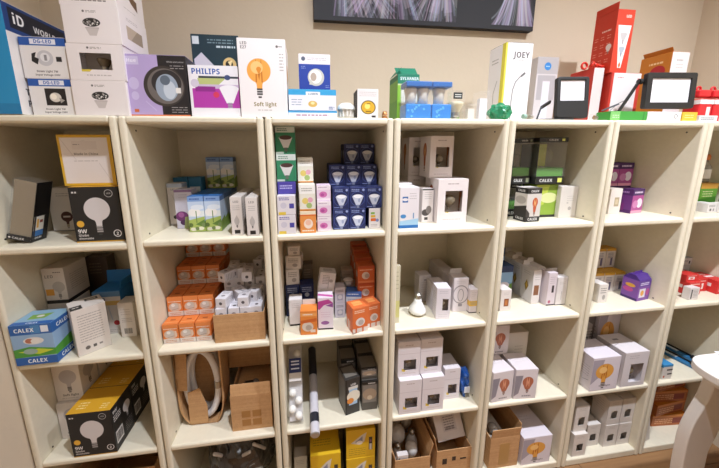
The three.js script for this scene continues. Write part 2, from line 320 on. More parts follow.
kind('lilac', 'smart_bulb_carton', [.183, .183, .11], ['#b7a3cf', '#1f1b1c', '#b7a3cf'], {
  front: g => { g.r('#211d1e', 55, 0, 45, 97).r('#cabfdc', 3, 3, 22, 13).t('Hue', '#eae4f2', 14, 9.5, 8).e('#3b332e', 62, 50, 33).e('#6d6560', 64, 50, 29).e('#2f2a2a', 66, 44, 24, 21).e('#9aa6b4', 66, 52, 18, 22).e('#c4ccd4', 70, 56, 10, 15).e('#5d6874', 64, 40, 8).r('#e4e0d8', 80, 52, 8, 9).e('#c9bbdd', 14, 46, 8, 10).e('#c9bbdd', 14, 66, 6, 7).l('#c9bbdd', 1.2, [30, 75], [45, 90]).r('#d06a3a', 10, 88, 7, 5).t('White and colour', '#cfcac8', 97, 10, 3.6, 'right', false).fine('#9a9492', 74, 16, 22, 2, 4).fine('#9a9492', 70, 84, 26, 3, 4); g.r('#d9763f', 0, 97, 100, 3); },
}, { label: 'lilac and black smart-bulb carton with large sphere picture and orange foot', px: 320 });
put('lilac', .5555, TOP, -.03);
kind('philips', 'reflector_bulb_carton', [.152, .157, .1], ['#ece8ea', '#b03a9a', '#ece8ea'], {
  front: g => g.t('PHILIPS', '#2b4fa4', 6, 11, 15, 'left').r('#3a3f44', 20, 20, 80, 4).p('#b9c07a', [18, 24], [74, 24], [60, 36], [18, 36]).r('#c9b3cf', 12, 36, 88, 8).r('#b23aa2', 6, 44, 94, 38).r('#8e2a86', 12, 40, 40, 10).e('#cfc6d4', 12, 34, 8).bulb('refl', 80, 44, 19, '#efecee', '#9a95a0').e('#d23a5a', 53, 56, 6).e('#3c4a74', 78, 22, 6, 5).r('#ece8ea', 0, 82, 100, 18),
  side: g => g.r('#ece8ea', 0, 0, 100, 20).r('#ece8ea', 0, 82, 100, 18),
}, { label: 'white and magenta reflector-bulb carton reading PHILIPS', px: 300 });
put('philips', .727, TOP, -.03);
kind('teal', 'bulb_carton', [.158, .284, .1], '#17303a', {
  front: g => g.r('#cfd4d6', 3, 2, 14, 9).fine('#7c8f96', 34, 5, 54, 2, 3.2).fine('#c3ccd0', 52, 12, 40, 1, 3, 2.4).p('#c6bfc8', [4, 28], [20, 20], [60, 44], [60, 56], [4, 56]).e('#d9b878', 78, 33, 8).e('#2c2016', 77, 33, 4.4).p('#f0d9a0', [74, 30], [84, 28], [80, 36]),
  side: g => g.fine('#5b7078', 20, 10, 60, 5, 5),
}, { label: 'tall dark teal bulb carton with gold medallion, behind the magenta carton' });
put('teal', .712, TOP, -.14);
kind('ledglobe', 'globe_bulb_carton', [.15, .239, .14], '#f0e9e6', {
  front: g => g.t('LED', '#77706c', 6, 6, 5, 'left').t('E27', '#77706c', 6, 11, 5, 'left').bulb('globe', 42, 40, 15.5, '#f0a548', '#4a4642', '#c87420').e('#f6c47a', 38, 36, 8).bulb('a60', 42, 38, 3.2, '#e08a2c', '#d07a20').t('Soft light', '#8a7c4e', 52, 83, 7, 'center', true).fine('#c2bab4', 36, 90, 30, 1, 3).e('#6a6460', 82, 9, 1.6).fine('#aaa29c', 85, 8.4, 10, 1, 3).fine('#b6aea8', 86, 18, 9, 6, 4),
  side: g => g.bulb('globe', 50, 40, 15, '#f2b870', '#4a4642').fine('#b6aea8', 20, 80, 60, 3, 4), top: g => g.fine('#b6aea8', 20, 40, 60, 2, 12),
}, { label: 'tall white globe-bulb carton with an amber globe and the words Soft light', px: 320 });
put('ledglobe', .8825, TOP, -.02);
kind('cyan', 'ceiling_lamp_carton', [.16, .068, .11], ['#e8e6ea', '#3aa0cf', '#3aa0cf'], { front: g => g.r('#38a2d4', 0, 0, 100, 26).r('#f0f0f4', 36, 10, 30, 20).t('LUMEN', '#6a7a8a', 51, 20, 14).e('#d8b25c', 50, 68, 22, 15).e('#f0dca0', 50, 64, 10, 7).fine('#9aa4b4', 6, 46, 22, 3, 12, 4).fine('#7a86a0', 84, 80, 12, 2, 8, 5) }, { label: 'flat white lamp carton with bright blue top edge, under the royal blue carton' });
kind('cyanthin', 'ceiling_lamp_carton', [.166, .022, .11], ['#dfe6ee', '#3a9ccb', '#3a9ccb'], { front: g => g.r('#3f96c8', 0, 0, 100, 24).fine('#b08a9a', 16, 50, 66, 1, 10, 22) }, { label: 'thin pale blue lamp carton at the very bottom of the blue pile' });
kind('royal', 'downlight_carton', [.105, .11, .07], ['#23409c', '#e6e2e4', '#e6e2e4'], { front: g => g.r('#ece6e6', 0, 0, 100, 28).e('#5a6274', 15, 13, 6).fine('#a9a2a4', 28, 10, 60, 2, 5).e('#c9c9bf', 54, 65, 25, 25).e('#efece6', 52, 63, 19, 20).e('#b9a898', 46, 64, 9, 12).p('#c9c9bf', [36, 70], [32, 86], [52, 88]).fine('#a9b4dc', 8, 34, 14, 2, 5).fine('#a9b4dc', 84, 88, 12, 2, 5) }, { label: 'royal blue downlight carton with white top and round fitting picture' });
put('cyanthin', 1.041, TOP, -.028); put('cyan', 1.041, TOP + .0235, -.03); put('royal', 1.050, TOP + .0925, -.032);
{ // white ribbed reflector lamp standing cap down
  const g = thing('reflector_lamp', 'small white ribbed reflector lamp standing between blue and gold cartons', 'bulb', 1.159, TOP, -.06);
  part('body', lathe([[0, 0], [.018, 0], [.021, .012], [.026, .028], [.027, .032], [0, .032]], 24), std(0xded8d2, .5), g);
  for (let k = 0; k < 12; k++) part('fin', cached('fin', () => bx(.003, .024, .006)), std(0xefebe6, .5), g, Math.cos(k * .5236) * .0245, .019, Math.sin(k * .5236) * .0245, 0, -k * .5236 + Math.PI / 2, 0);
  part('dome', lathe([[.030, .030], [.0315, .034], [.029, .044], [.018, .053], [0, .056]], 28), mGlassWhite, g);
}
kind('goldspot', 'spotlight_carton', [.075, .097, .08], ['#e6deda', '#1a1716', '#e6deda'], { front: g => g.e('#5a4c22', 52, 62, 27, 24).e('#d8a82c', 52, 62, 24, 21).e('#f6dc74', 48, 58, 10).r('#8a6a1a', 40, 74, 26, 5).r('#8a6a1a', 44, 48, 18, 3).fine('#b0a6a0', 10, 10, 80, 3, 6).r('#1d1a18', 68, 90, 20, 7), side: g => g.fine('#7a746e', 30, 18, 40, 10, 7, 2) }, { label: 'white spotlight carton with a gold reflector picture and black side' });
put('goldspot', 1.2315, TOP, -.03);
{ const g = thing('lamp_socket', 'tiny copper lamp socket between gold and green cartons', 'socket', 1.296, TOP, -.045); part('shell', lathe([[0, 0], [.0105, 0], [.0105, .006], [.009, .008], [.0105, .012], [.009, .018], [.007, .026], [0, .026]], 18), std(0xc98a55, .35, { metalness: .6 }), g); part('rim', new THREE.TorusGeometry(.0098, .0012, 8, 20), std(0xd9b48a, .4), g, 0, .012, 0, Math.PI / 2); }
kind('sylvania', 'tube_carton', [.086, .172, .11], ['#e4e4dc', '#6da33a', '#1d7a5c'], { front: g => g.r('#1d7a5c', 0, 0, 100, 20).t('SYLVANIA', '#f4f4f0', 54, 9, 9).r('#cfd8a0', 0, 20, 100, 3).p('#8cc23e', [0, 23], [16, 23], [22, 100], [0, 100]).fine('#c2bfc0', 34, 36, 50, 8, 6), side: g => g.r('#20704a', 0, 0, 100, 12).r('#5c9832', 0, 55, 100, 45) }, { label: 'green and white carton with open lid reading SYLVANIA' });
{ const s = put('sylvania', 1.409, TOP, -.125); const m = std(0x1d7a5c, .55); part('lid_flap', cached('lid', () => bx(.084, .0012, .05)), m, s, 0, .189, .022, 0.75); part('side_flap', cached('lid2', () => bx(.03, .0012, .09)), m, s, -.036, .186, 0, 0, 0, 0.9); }
{ // two clear packs with blue card
  const blue = std(0x1f86d8, .5), blueD = std(0x1668b4, .5), cream = std(0xe4dccb, .45);
  [[1.413, .096], [1.4995, .074]].forEach(([x, w], i) => {
    const g = thing('blister_pack', i ? 'narrower clear pack with blue card, beside the black-labelled pack' : 'wider clear pack with blue card and white lamps, against the green carton', 'pack', x, TOP, -.055);
    part('blue_base', rbx(w - .002, .05, .066, .004), blue, g, 0, .0255, 0); part('blue_header', rbx(w - .002, .018, .066, .003), blueD, g, 0, .1175, 0);
    for (let k = 0; k < 8; k++) part('print_dot', cached('dot', () => new THREE.CylinderGeometry(.004, .004, .0006, 8).rotateX(Math.PI / 2)), std(0x62bdf0, .5), g, rr(-.4, .4) * w, rr(.008, .045), .0335);
    part('shell', bx(w, .126, .07), mFilm, g, 0, .0632, 0);
    for (const q of i ? [0] : [-.02, .026]) { const l = part('lamp', lathe([[0, 0], [.018, 0], [.019, .03], [.024, .05], [.021, .056], [0, .058]], 20), cream, g, q, .052, 0); part('lamp_rim', new THREE.TorusGeometry(.021, .002, 8, 20), mCap, l, 0, .053, 0, Math.PI / 2); }
  });
}
{ const g = thing('bulb_pack', 'small clear bulb pack with black label, beside the blue clear packs', 'pack', 1.5655, TOP, -.05);
  part('shell', bx(.05, .1, .04), mFilm, g, 0, .0505, 0); part('black_label', rbx(.034, .022, .002, .0008), std(0x2b2f2c, .5), g, -.004, .082, .0212); part('label_line', bx(.024, .003, .0006), std(0xd8d8d0, .5), g, -.004, .085, .0224); part('label_line', bx(.024, .003, .0006), std(0xd8d8d0, .5), g, -.004, .078, .0224);
  part('green_card', bx(.046, .03, .002), std(0x8fae6a, .6), g, 0, .016, -.012); bulbParts(g, 'spot', 0, .004, 0, 1.1, 0, 0, std(0xe2d8b8, .4)); }
{ const g = thing('clear_pack', 'frosted clear plastic pack beside the tall lamp carton', 'pack', 1.667, TOP, -.085);
  part('shell', rbx(.048, .105, .05, .004), mFilm, g, .022, .053, 0); part('shell', rbx(.04, .06, .05, .004), mFilm, g, -.024, .0305, 0); part('insert', bx(.03, .08, .02), std(0xe7e0e2, .6), g, .024, .042, 0); part('insert', bx(.026, .04, .02), std(0xd9cfc4, .6), g, -.024, .024, 0); }
kind('joey', 'desk_lamp_carton', [.118, .305, .105], ['#efe8e6', '#efe8e6', '#3c3632'], { front: g => g.r('#e2d24a', 0, 0, 7, 100).t('JOEY', '#55504e', 60, 15, 10).fine('#bcb4b0', 52, 21, 20, 1, 3).l('#8b8684', 1.6, [38, 96], [36, 72], [38, 58], [46, 48], [60, 42], [74, 38]).l('#6a6664', 2.6, [66, 40.5], [77, 37]), side: g => g.r('#e2d24a', 80, 0, 20, 100).fine('#a8a09a', 20, 16, 40, 2, 4).l('#b5ada8', 1.4, [45, 92], [42, 60], [60, 45]) }, { label: 'tall white desk-lamp carton with yellow edge reading JOEY' });
put('joey', 1.868, TOP, -.14, { ry: 0 });
kind('greyblue', 'lamp_carton', [.105, .297, .07], '#cfc7c6', { front: g => g.r('#b4adac', 0, 0, 100, 24).e('#2f7fc4', 50, 13, 5.6).fine('#e8f0f8', 42, 12.4, 16, 1, 3).p('#b0a9aa', [8, 26], [92, 26], [92, 62], [68, 62], [68, 34], [32, 34], [32, 62], [8, 62]).r('#ddd8e2', 34, 35, 32, 60) }, { label: 'pale grey lamp carton with blue round mark, behind the small floodlight' });
put('greyblue', 2.112, TOP, -.27);
{ // crumpled green glassy wrap and small clear capsules
  const g = thing('green_wrap', 'crumpled translucent green wrap beside the tall lamp carton', 'wrap', 1.757, TOP, -.075);
  const geo = new THREE.IcosahedronGeometry(.036, 3), p = geo.attributes.position, v = new THREE.Vector3();
  for (let i = 0; i < p.count; i++) { v.fromBufferAttribute(p, i); const s = 1 + .16 * Math.sin(v.x * 190 + 1) * Math.cos(v.y * 160) + .12 * Math.sin(v.z * 260 + v.x * 130); v.multiplyScalar(s); p.setXYZ(i, v.x * 1.15, Math.max(-.03, v.y * .95), v.z); }
  geo.computeVertexNormals();
  part('film', geo, new THREE.MeshPhysicalMaterial({ color: 0x3fae7e, roughness: .12, transmission: .55, thickness: 0 }), g, 0, .0305, 0);
  part('core', new THREE.SphereGeometry(.02, 16, 12), std(0x2f8a62, .3), g, 0, .028, 0);
}
[[1.818, .013], [1.845, .011]].forEach(([x, r], i) => { const g = thing('capsule_bulb', i ? 'smaller clear capsule bulb lying by the green wrap' : 'larger clear capsule bulb lying by the green wrap', 'bulb', x, TOP + r, -.035); part('glass', new THREE.CapsuleGeometry(r, .012, 6, 14), mClear, g, 0, 0, 0, 0, 0, Math.PI / 2); part('base', cyl(r * .7, r * .7, .012, 12), i ? mCap : std(0x8fb0a0, .4), g, .018, 0, 0, 0, 0, Math.PI / 2); });
// floodlights: finned dark housing, recessed pale glass, U bracket
function floodlight(label, x, y, z, w, h, glass, tilt, ry, arm) {
  const g = thing('floodlight', label, 'floodlight', x, y, z, ry), dark = std(0x201f1e, .5), pale = std(0xe9e4e4, .25), t = .016;
  const head = new THREE.Group(); head.name = 'head'; head.position.set(0, h / 2 + .012, 0); head.rotation.x = tilt; g.add(head);
  const [gx, gy, gw, gh] = glass, sh = new THREE.Shape(), r = .008, a = w / 2, b = h / 2;
  sh.moveTo(-a + r, -b); sh.lineTo(a - r, -b); sh.quadraticCurveTo(a, -b, a, -b + r); sh.lineTo(a, b - r); sh.quadraticCurveTo(a, b, a - r, b); sh.lineTo(-a + r, b); sh.quadraticCurveTo(-a, b, -a, b - r); sh.lineTo(-a, -b + r); sh.quadraticCurveTo(-a, -b, -a + r, -b);
  sh.holes.push(new THREE.Path([[gx, gy], [gx, gy + gh], [gx + gw, gy + gh], [gx + gw, gy]].map(q => new THREE.Vector2(...q))));
  part('frame', new THREE.ExtrudeGeometry(sh, { depth: t, bevelEnabled: true, bevelThickness: .002, bevelSize: .002, bevelSegments: 2 }), dark, head, 0, 0, -t);
  part('glass', bx(gw, gh, .003), pale, head, gx + gw / 2, gy + gh / 2, -.005); part('reflector', bx(gw * .8, .0012, .001), std(0xcfc8c8, .3), head, gx + gw / 2, gy + gh * .8, -.003);
  part('back_plate', bx(w - .006, h - .006, .004), dark, head, 0, 0, -t);
  for (let k = 0; k < 7; k++) part('cooling_fin', cached('fin' + f4(h), () => bx(.003, h * .8, .008)), dark, head, (k / 6 - .5) * w * .8, 0, -t - .004);
  arm(g, dark); return g;
}
const bar = (g, m, p, q, r) => { const A = new THREE.Vector3(...p), B = new THREE.Vector3(...q), L = A.distanceTo(B), s = part('bracket', bx(r, L, r * .55), m, g); s.position.copy(A).lerp(B, .5); s.quaternion.setFromUnitVectors(new THREE.Vector3(0, 1, 0), B.clone().sub(A).normalize()); return s; };
floodlight('small black floodlight with square pale glass, standing on its bracket', 2.046, TOP, -.05, .118, .152, [-.05, -.014, .1, .082], -.12, -0.14, (g, m) => { bar(g, m, [-.072, .075, -.02], [-.118, .05, .0], .012); bar(g, m, [-.118, .052, .0], [-.138, .004, .012], .012); part('foot', rbx(.13, .007, .02, .002), m, g, -.06, .004, .006); });
floodlight('large dark grey floodlight with wide pale glass, propped on its bracket', 2.489, TOP + .042, -.05, .205, .136, [-.084, -.048, .168, .098], -.05, -.1, (g, m) => { bar(g, m, [-.116, .125, -.02], [-.205, -.0005, .0], .012); bar(g, m, [-.206, .0, 0], [-.206, .0, -.05], .01); part('pivot_knob', cyl(.011, .011, .012, 16), m, g, -.116, .118, -.02, 0, 0, Math.PI / 2); bar(g, m, [-.2, .03, -.01], [-.25, .005, -.03], .006); });
// red and orange cartons behind the floodlights
const redFine = g => { for (let k = 0; k < 4; k++) for (let q = 0; q < 3; q++) g.fine('#e89a84', 10 + q * 28, 36 + k * 13, 16, 2, 4); };
kind('redtall', 'bulb_carton', [.083, .247, .1], ['#cf3a22', '#cf3a22', '#cf3a22'], { front: g => g.t('LED', '#f6ded6', 66, 10, 6).p('#efe6e2', [12, 24], [88, 24], [60, 92], [40, 92]).bulb('refl', 50, 38, 7, '#bdb6b4', '#8a8280').bulb('refl', 50, 60, 6, '#a9b0b8', '#6a7078').bulb('candle', 50, 87, 2.6, '#d8602c'), side: g => { g.fine('#f2c8bc', 40, 27, 40, 1, 4, 2.6); redFine(g); g.bulb('a60', 78, 56, 5, '#ecd9d2'); } }, { label: 'tall red bulb carton with open lid standing on the red and white carton' });
kind('redwhite', 'bulb_carton', [.147, .212, .12], ['#e6dcd8', '#c8382a', '#c8382a'], { front: g => g.r('#c8382a', 0, 0, 7, 100).fine('#c9908a', 20, 8, 20, 1, 4, 2).e('#dcc9c4', 40, 70, 14, 9).l('#6a625e', 1.2, [10, 74], [34, 60], [60, 52]).e('#a83a34', 72, 84, 6, 5).e('#b9aaa6', 26, 82, 8, 5).r('#c8382a', 88, 10, 12, 90) }, { label: 'wide red and white bulb carton under the tall red carton' });
kind('redslim', 'bulb_carton', [.05, .235, .12], ['#dccfca', '#c8382a', '#c8382a'], { side: g => g.fine('#e09a88', 16, 24, 60, 6, 9) }, { label: 'slim red carton with pale front, beside the wide red and white carton' });
kind('orangebox', 'bulb_carton', [.092, .32, .13], ['#e9e2de', '#c97a22', '#c97a22'], { front: g => g.fine('#b9b0aa', 30, 10, 36, 1, 4, 2).fine('#cfc7c2', 30, 16, 40, 2, 4), side: g => g.fine('#f0d0a0', 30, 10, 44, 1, 4, 2.6).e('#b5242c', 60, 24, 10, 9) }, { label: 'orange and white carton with open lid behind the large floodlight' });
put('redwhite', 2.402, TOP, -.16); put('redslim', 2.284, TOP, -.18);
{ const r = put('redtall', 2.360, TOP + .213, -.165); const m = std(0xcf3a22, .6); part('lid_flap', bx(.001, .03, .098), m, r, -.041, .262, 0, 0, 0, -.0); part('lid_flap', bx(.08, .001, .05), m, r, 0, .249, -.02, -.5); }
{ const r = put('orangebox', 2.716, TOP, -.20); part('lid_flap', bx(.001, .026, .12), std(0xc97a22, .6), r, -.04, .33, 0, 0, 0, .5); }
{ const g = thing('red_ribbon', 'crumpled red plastic strip lying on the slim red carton', 'strip', 2.272, TOP + .2368, -.215); for (let k = 0; k < 4; k++) part('fold', new THREE.TorusGeometry(.013, .0045, 8, 14), std(0xd03020, .3), g, k * .022 - .03, .0135, (k % 2) * .012, k * .7, k, 0); }
kind('greenflat', 'tube_carton', [.168, .034, .06], '#3f9a3c', { front: g => g.r('#7fc06a', 0, 0, 26, 100).fine('#cfe6c4', 6, 40, 18, 2, 22, 8).r('#2f8430', 88, 0, 4, 100) }, { label: 'flat green tube carton lying along the front edge' });
kind('whiteflat', 'tube_carton', [.158, .034, .06], '#e9e5e2', { front: g => g.r('#cfc9c6', 0, 44, 100, 5).fine('#b2aaa6', 8, 62, 50, 1, 20, 8).o('#8a8482', 84, 50, 22, 8) }, { label: 'flat white tube carton lying along the front edge' });
kind('yellowflat', 'tube_carton', [.072, .034, .06], '#e6b93a', { front: g => g.fine('#f4e2a0', 16, 30, 60, 2, 26, 8) }, { label: 'short yellow carton lying along the front edge' });
kind('whitestub', 'tube_carton', [.09, .022, .06], '#dcd8d6', { front: g => g.fine('#7a868a', 10, 34, 70, 2, 30, 14) }, { label: 'thin pale carton at the right end of the front edge' });
put('greenflat', 2.276, TOP, -.02); put('whiteflat', 2.441, TOP, -.02); put('yellowflat', 2.562, TOP, -.02); put('whitestub', 2.655, TOP, -.02);
{ const g = thing('clear_bulb', 'small clear filament bulb lying beside the small floodlight', 'bulb', 2.13, TOP + .014, -.03, .5); part('glass', new THREE.SphereGeometry(.0135, 18, 14), mClear, g, 0, 0, 0); part('screw_cap', cyl(.008, .008, .02, 14), mCap, g, .02, -.003, 0, 0, 0, Math.PI / 2); part('filament', new THREE.TorusGeometry(.006, .001, 6, 14), std(0xb08040, .4), g); }
for (const [x, w, l] of [[2.709, .068, 'red clip-top pack beside the large floodlight'], [2.785, .07, 'red clip-top pack in the middle of the corner row'], [2.862, .07, 'red clip-top pack against the corner bookcase end']]) {
  const g = thing('red_pack', l, 'pack', x, TOP, -.1), red = std(0xd3242a, .4), wh = std(0xeae2de, .5);
  part('body', rbx(w, .098, .06, .006), red, g, 0, .0495, 0); part('white_band', bx(w + .0012, .018, .0615), wh, g, 0, .085, 0); part('white_stripe', bx(.018, .056, .001), wh, g, .012, .036, .0306);
  part('clip_top', rbx(w * .9, .03, .04, .006), red, g, 0, .121, 0); part('clip_ring', new THREE.TorusGeometry(.011, .004, 8, 16), red, g, -.012, .140, 0);
}

// ---------------------------------------------------------------- cardboard
const boardTex = noiseTex(256, [[2, 64, .3], [32, 32, .2], [128, 128, .25]], [.70, .52, .34], [.84, .67, .48], true);
const mBoard = std(0xffffff, .85, { map: boardTex }), mBoardEdge = std(0xb08a5c, .9), mPrint = std(0x3a2a1c, .8), mTape = std(0xb58b52, .35);
function openBox(label, x, y, z, w, h, d, o = {}) {
  const g = thing(o.name || 'cardboard_box', label, 'cardboard box', x, y + .0006, z - d / 2, (o.ry || 0) * D2R), t = .0035;
  const uvb = (a, b, c) => cached('ub' + f4(a) + f4(b) + f4(c), () => metreUV(new THREE.BoxGeometry(a, b, c), 3));
  part('base', uvb(w - 2 * t, t, d - 2 * t), mBoard, g, 0, t / 2 + .0005, 0);
  part('front_wall', uvb(w, h, t), mBoard, g, 0, h / 2, d / 2 - t / 2); part('back_wall', uvb(w, h, t), mBoard, g, 0, h / 2, -d / 2 + t / 2);
  for (const s of [-1, 1]) part('side_wall', uvb(t, h, d - 2 * t), mBoard, g, s * (w / 2 - t / 2), h / 2, 0);
  const flap = (L, ang, side) => { // hinged at the rim of a wall: ang 0 stands up, positive folds outward
    if (side === 'front' || side === 'back') { const s = side === 'front' ? 1 : -1; part('flap', uvb(w - .004, L, .003), mBoard, g, 0, h + Math.cos(ang) * L / 2, s * (d / 2 - .002 + Math.sin(ang) * L / 2), s * ang); }
    else { const s = side === 'right' ? 1 : -1; part('flap', uvb(.003, L, d - .008), mBoard, g, s * (w / 2 - .002 + Math.sin(ang) * L / 2), h + Math.cos(ang) * L / 2, 0, 0, 0, -s * ang); }
  };
  for (const f of o.flaps || []) flap(...f);
  for (const [px, py, pw, ph] of o.marks || []) part('printed_mark', bx(pw, ph, .0005), mPrint, g, px, py, d / 2 + .0003);
  if (o.tape) part('tape', bx(.05, h * .7, .0006), mTape, g, 0, h * .45, d / 2 + .0004);
  return g;
}
// =================================================================== bookcase by the left wall
const Y0 = LV.map((v, i) => v + (i === 1 || i === 2 ? shelfDrop[0] : 0));
kind('blackglobe', 'globe_bulb_carton', [.147, .186, .121], ['#1d1b1b', '#1d1b1b', '#d9a32a'], {
  front: g => g.fine('#d8d4d0', 6, 8, 12, 1, 4, 3).o('#bdb8b4', 80, 12, 6.4, 1).t('LED', '#bdb8b4', 80, 12, 4).bulb('globe', 52, 40, 21, '#d9d2d0', '#a49d9a').e('#e9b23a', 14, 66, 6).t('9W', '#f2eeea', 6, 79, 10, 'left').t('Globe', '#dcd6d2', 6, 87, 6, 'left').t('dimmable', '#dcd6d2', 6, 93, 5, 'left').o('#e6e2de', 87, 85, 6, 1.4).t('2', '#e6e2de', 87, 85.4, 8).r('#d9a32a', 0, 98, 100, 2),
  side: g => g.t('9W', '#d8d4d0', 8, 14, 9, 'left').fine('#cfcac6', 8, 22, 34, 3, 5, 2.6).bulb('globe', 72, 34, 12, '#cfc8c6', '#9a9492').r('#d4cfca', 8, 58, 34, 28).bars('#26221f', 11, 62, 28, 20).fine('#8a8480', 56, 66, 36, 5, 5),
  top: g => g.fine('#f0d890', 70, 70, 18, 3, 8, 3).fine('#f0d890', 14, 60, 22, 3, 10, 4),
}, { px: 330 });
put('blackglobe', .322, Y0[1], -.034, { label: 'black globe-bulb carton with 9W print under the yellow-rimmed white carton' });
[-.008, -.131, -.254].forEach((z, i) => put('blackglobe', .2015, LV[3], z, { label: ['black globe-bulb carton with yellow top, foremost of the row of three', 'black globe-bulb carton with yellow top, between two of its kind', 'black globe-bulb carton with yellow top, rearmost of the row of three'][i], group: 'black globe-bulb cartons in a row' }));
kind('yellowenv', 'globe_bulb_carton', [.158, .164, .13], ['#dcae2c', '#1f1d1d', '#dcae2c'], {
  front: g => g.p('#e6dcd6', [5, 5], [93, 5], [93, 95], [5, 95]).l('#c9beb8', .9, [5, 5], [30, 48]).l('#c9beb8', .9, [93, 95], [72, 55]).o('#cfc4be', 48, 20, 9, .6, 9).p('#ded3cd', [26, 12], [72, 12], [72, 28], [26, 28]).fine('#8a807c', 28, 18, 12, 1, 4).t('Made in China', '#8a807c', 50, 37, 6.4).fine('#b5aaa4', 26, 50, 44, 1, 4),
}, { label: 'white-faced carton with yellow rim lying on the black globe-bulb carton', px: 280 });
put('yellowenv', .303, Y0[1] + .1875, -.06, { rz: 0 });
kind('brownbulb', 'bulb_carton', [.094, .165, .09], '#d6cdc4', { front: g => g.fine('#9a8f88', 30, 12, 44, 2, 5).bulb('globe', 56, 66, 12, '#4a2318', '#8a7a5a').r('#c9bdb4', 43, 64, 26, 4).r('#5a5450', 0, 98, 100, 2), side: g => g.fine('#8a807a', 20, 16, 50, 4, 6) }, { label: 'greyish white carton with dark brown globe, behind the leaning clear pack' });
put('brownbulb', .102, Y0[1], -.205);
{ // clear box leaning to the right
  const g = thing('clear_bulb_pack', 'clear plastic bulb pack with black side, leaning on its neighbours', 'pack', .058, Y0[1] + .0005, -.085); g.rotation.z = -15 * D2R; g.position.x = .03; g.position.y = Y0[1] + .0195;
  const w = .068, h = .205, d = .06;
  part('clear_front', bx(w, h, d), mFilm, g, w / 2, h / 2, 0); part('black_side', bx(.0015, h, d), std(0x171616, .3), g, w + .001, h / 2, 0);
  part('black_base', bx(w + .002, .016, d + .002), std(0x1b1a1a, .4), g, w / 2, .008, 0); part('back_card', bx(w - .004, h - .004, .001), std(0x94866f, .35), g, w / 2, h / 2, d / 2 - .006);
  const [c, x] = canvas(96, 192); x.fillStyle = '#1a1918'; x.fillRect(0, 0, 96, 192); x.fillStyle = '#d9d4c8'; x.fillRect(14, 0, 70, 110); x.fillStyle = '#d8a040'; x.fillRect(22, 20, 18, 70); x.fillStyle = '#8c3a2a'; x.fillRect(48, 30, 26, 22); x.fillStyle = '#2f6aa8'; x.fillRect(14, 110, 70, 46); x.fillStyle = '#eee'; x.font = 'bold 20px sans-serif'; x.fillText('CALEX', 16, 178);
  part('printed_label', bx(.001, .085, .042), std(0xffffff, .5, { map: tex(c) }), g, w + .0024, .046, .006);
  const [c2, x2] = canvas(128, 32); x2.fillStyle = '#1b1a1a'; x2.fillRect(0, 0, 128, 32); x2.fillStyle = '#e4e0dc'; x2.font = 'bold 22px sans-serif'; x2.fillText('CALEX', 28, 24); x2.beginPath(); x2.arc(14, 16, 7, 0, 7); x2.fill();
  part('name_strip', bx(w, .014, .0008), std(0xffffff, .5, { map: tex(c2) }), g, w / 2, .008, d / 2 + .0016);
  bulbParts(g, 'a60', w / 2, .03, .0, .9, 0, 0, mClear);
}
kind('calexblue', 'bulb_carton', [.122, .148, .098], ['#93b2d2', '#93b2d2', '#8aa86a'], {
  front: g => g.r('#2c62a8', 0, 0, 100, 24).r('#4d86bc', 50, 2, 22, 20).t('CALEX', '#f2f4f4', 34, 13, 13).r('#e6eaf0', 74, 4, 18, 16).e('#e2ded8', 52, 40, 20, 9).e('#b9745a', 42, 40, 8, 6).e('#e9e4dc', 56, 41, 9, 6).p('#4f9a3a', [0, 60], [40, 54], [100, 62], [100, 78], [0, 80]).p('#c9d23a', [10, 66], [60, 60], [96, 66], [60, 74]).e('#9ab0a4', 40, 66, 14, 7).r('#2a60a8', 0, 80, 100, 20).t('CALEX', '#f2f4f4', 52, 90, 13),
  side: g => g.r('#2c62a8', 0, 0, 100, 24).t('CALEX', '#f2f4f4', 50, 13, 13).r('#2a60a8', 0, 80, 100, 20).t('CALEX', '#f2f4f4', 50, 90, 13).p('#4f9a3a', [0, 62], [100, 50], [100, 78], [0, 80]),
  top: g => g.r('#8ab0c8', 0, 0, 100, 80).p('#7ea84a', [20, 34], [70, 24], [64, 60], [24, 66]).e('#d8d4c8', 46, 44, 12, 8).r('#2c62a8', 0, 80, 100, 20).t('CALEX', '#e6ecf4', 50, 90, 12),
}, { label: 'blue and green bulb carton reading CALEX, foremost on its shelf', px: 300 });
put('calexblue', .0895, Y0[2], .003, { ry: 2 });
kind('textwhite', 'bulb_carton', [.094, .174, .088], ['#dcd2c8', '#dcd2c8', '#dcd2c8'], { front: g => g.fine('#a59b94', 14, 14, 70, 11, 5.6, 1.6).e('#6a625c', 30, 86, 4).r('#5a5450', 46, 83, 10, 6).r('#8a827c', 64, 84, 10, 4), side: g => g.fine('#aaa098', 20, 30, 60, 5, 8), top: g => g.r('#2d2a28', 50, 14, 40, 24).r('#c9bfb4', 56, 20, 28, 12).p('#3a3632', [0, 60], [34, 60], [34, 100], [0, 100]).fine('#e4dcd4', 6, 74, 22, 1, 8, 6) }, { label: 'white carton covered in fine print, turned corner-first, beside the blue and green carton' });
put('textwhite', .239, Y0[2], -.045, { ry: 42 });
kind('ledblue', 'bulb_carton', [.098, .178, .1], ['#d9d2cc', '#2573b4', '#2a78ba'], { front: g => g.r('#5f86ac', 0, 0, 100, 12).t('LED', '#2c4a78', 26, 18, 12).r('#d8b468', 36, 22, 64, 10).e('#a9202c', 74, 74, 6).o('#e6e0dc', 74, 74, 7.4, 1).fine('#a8a09a', 44, 90, 46, 2, 4).l('#b9c0cc', 2, [52, 36], [60, 66]) }, { label: 'blue and white carton with gold stripe and open blue lid' });
{ const b = put('ledblue', .2325, Y0[2], -.149); const m = std(0x1f74b8, .6); part('lid_flap', bx(.096, .05, .001), m, b, 0, .203, -.048, -.12); part('side_flap', bx(.001, .04, .08), m, b, .049, .197, 0, 0, 0, -.25); }
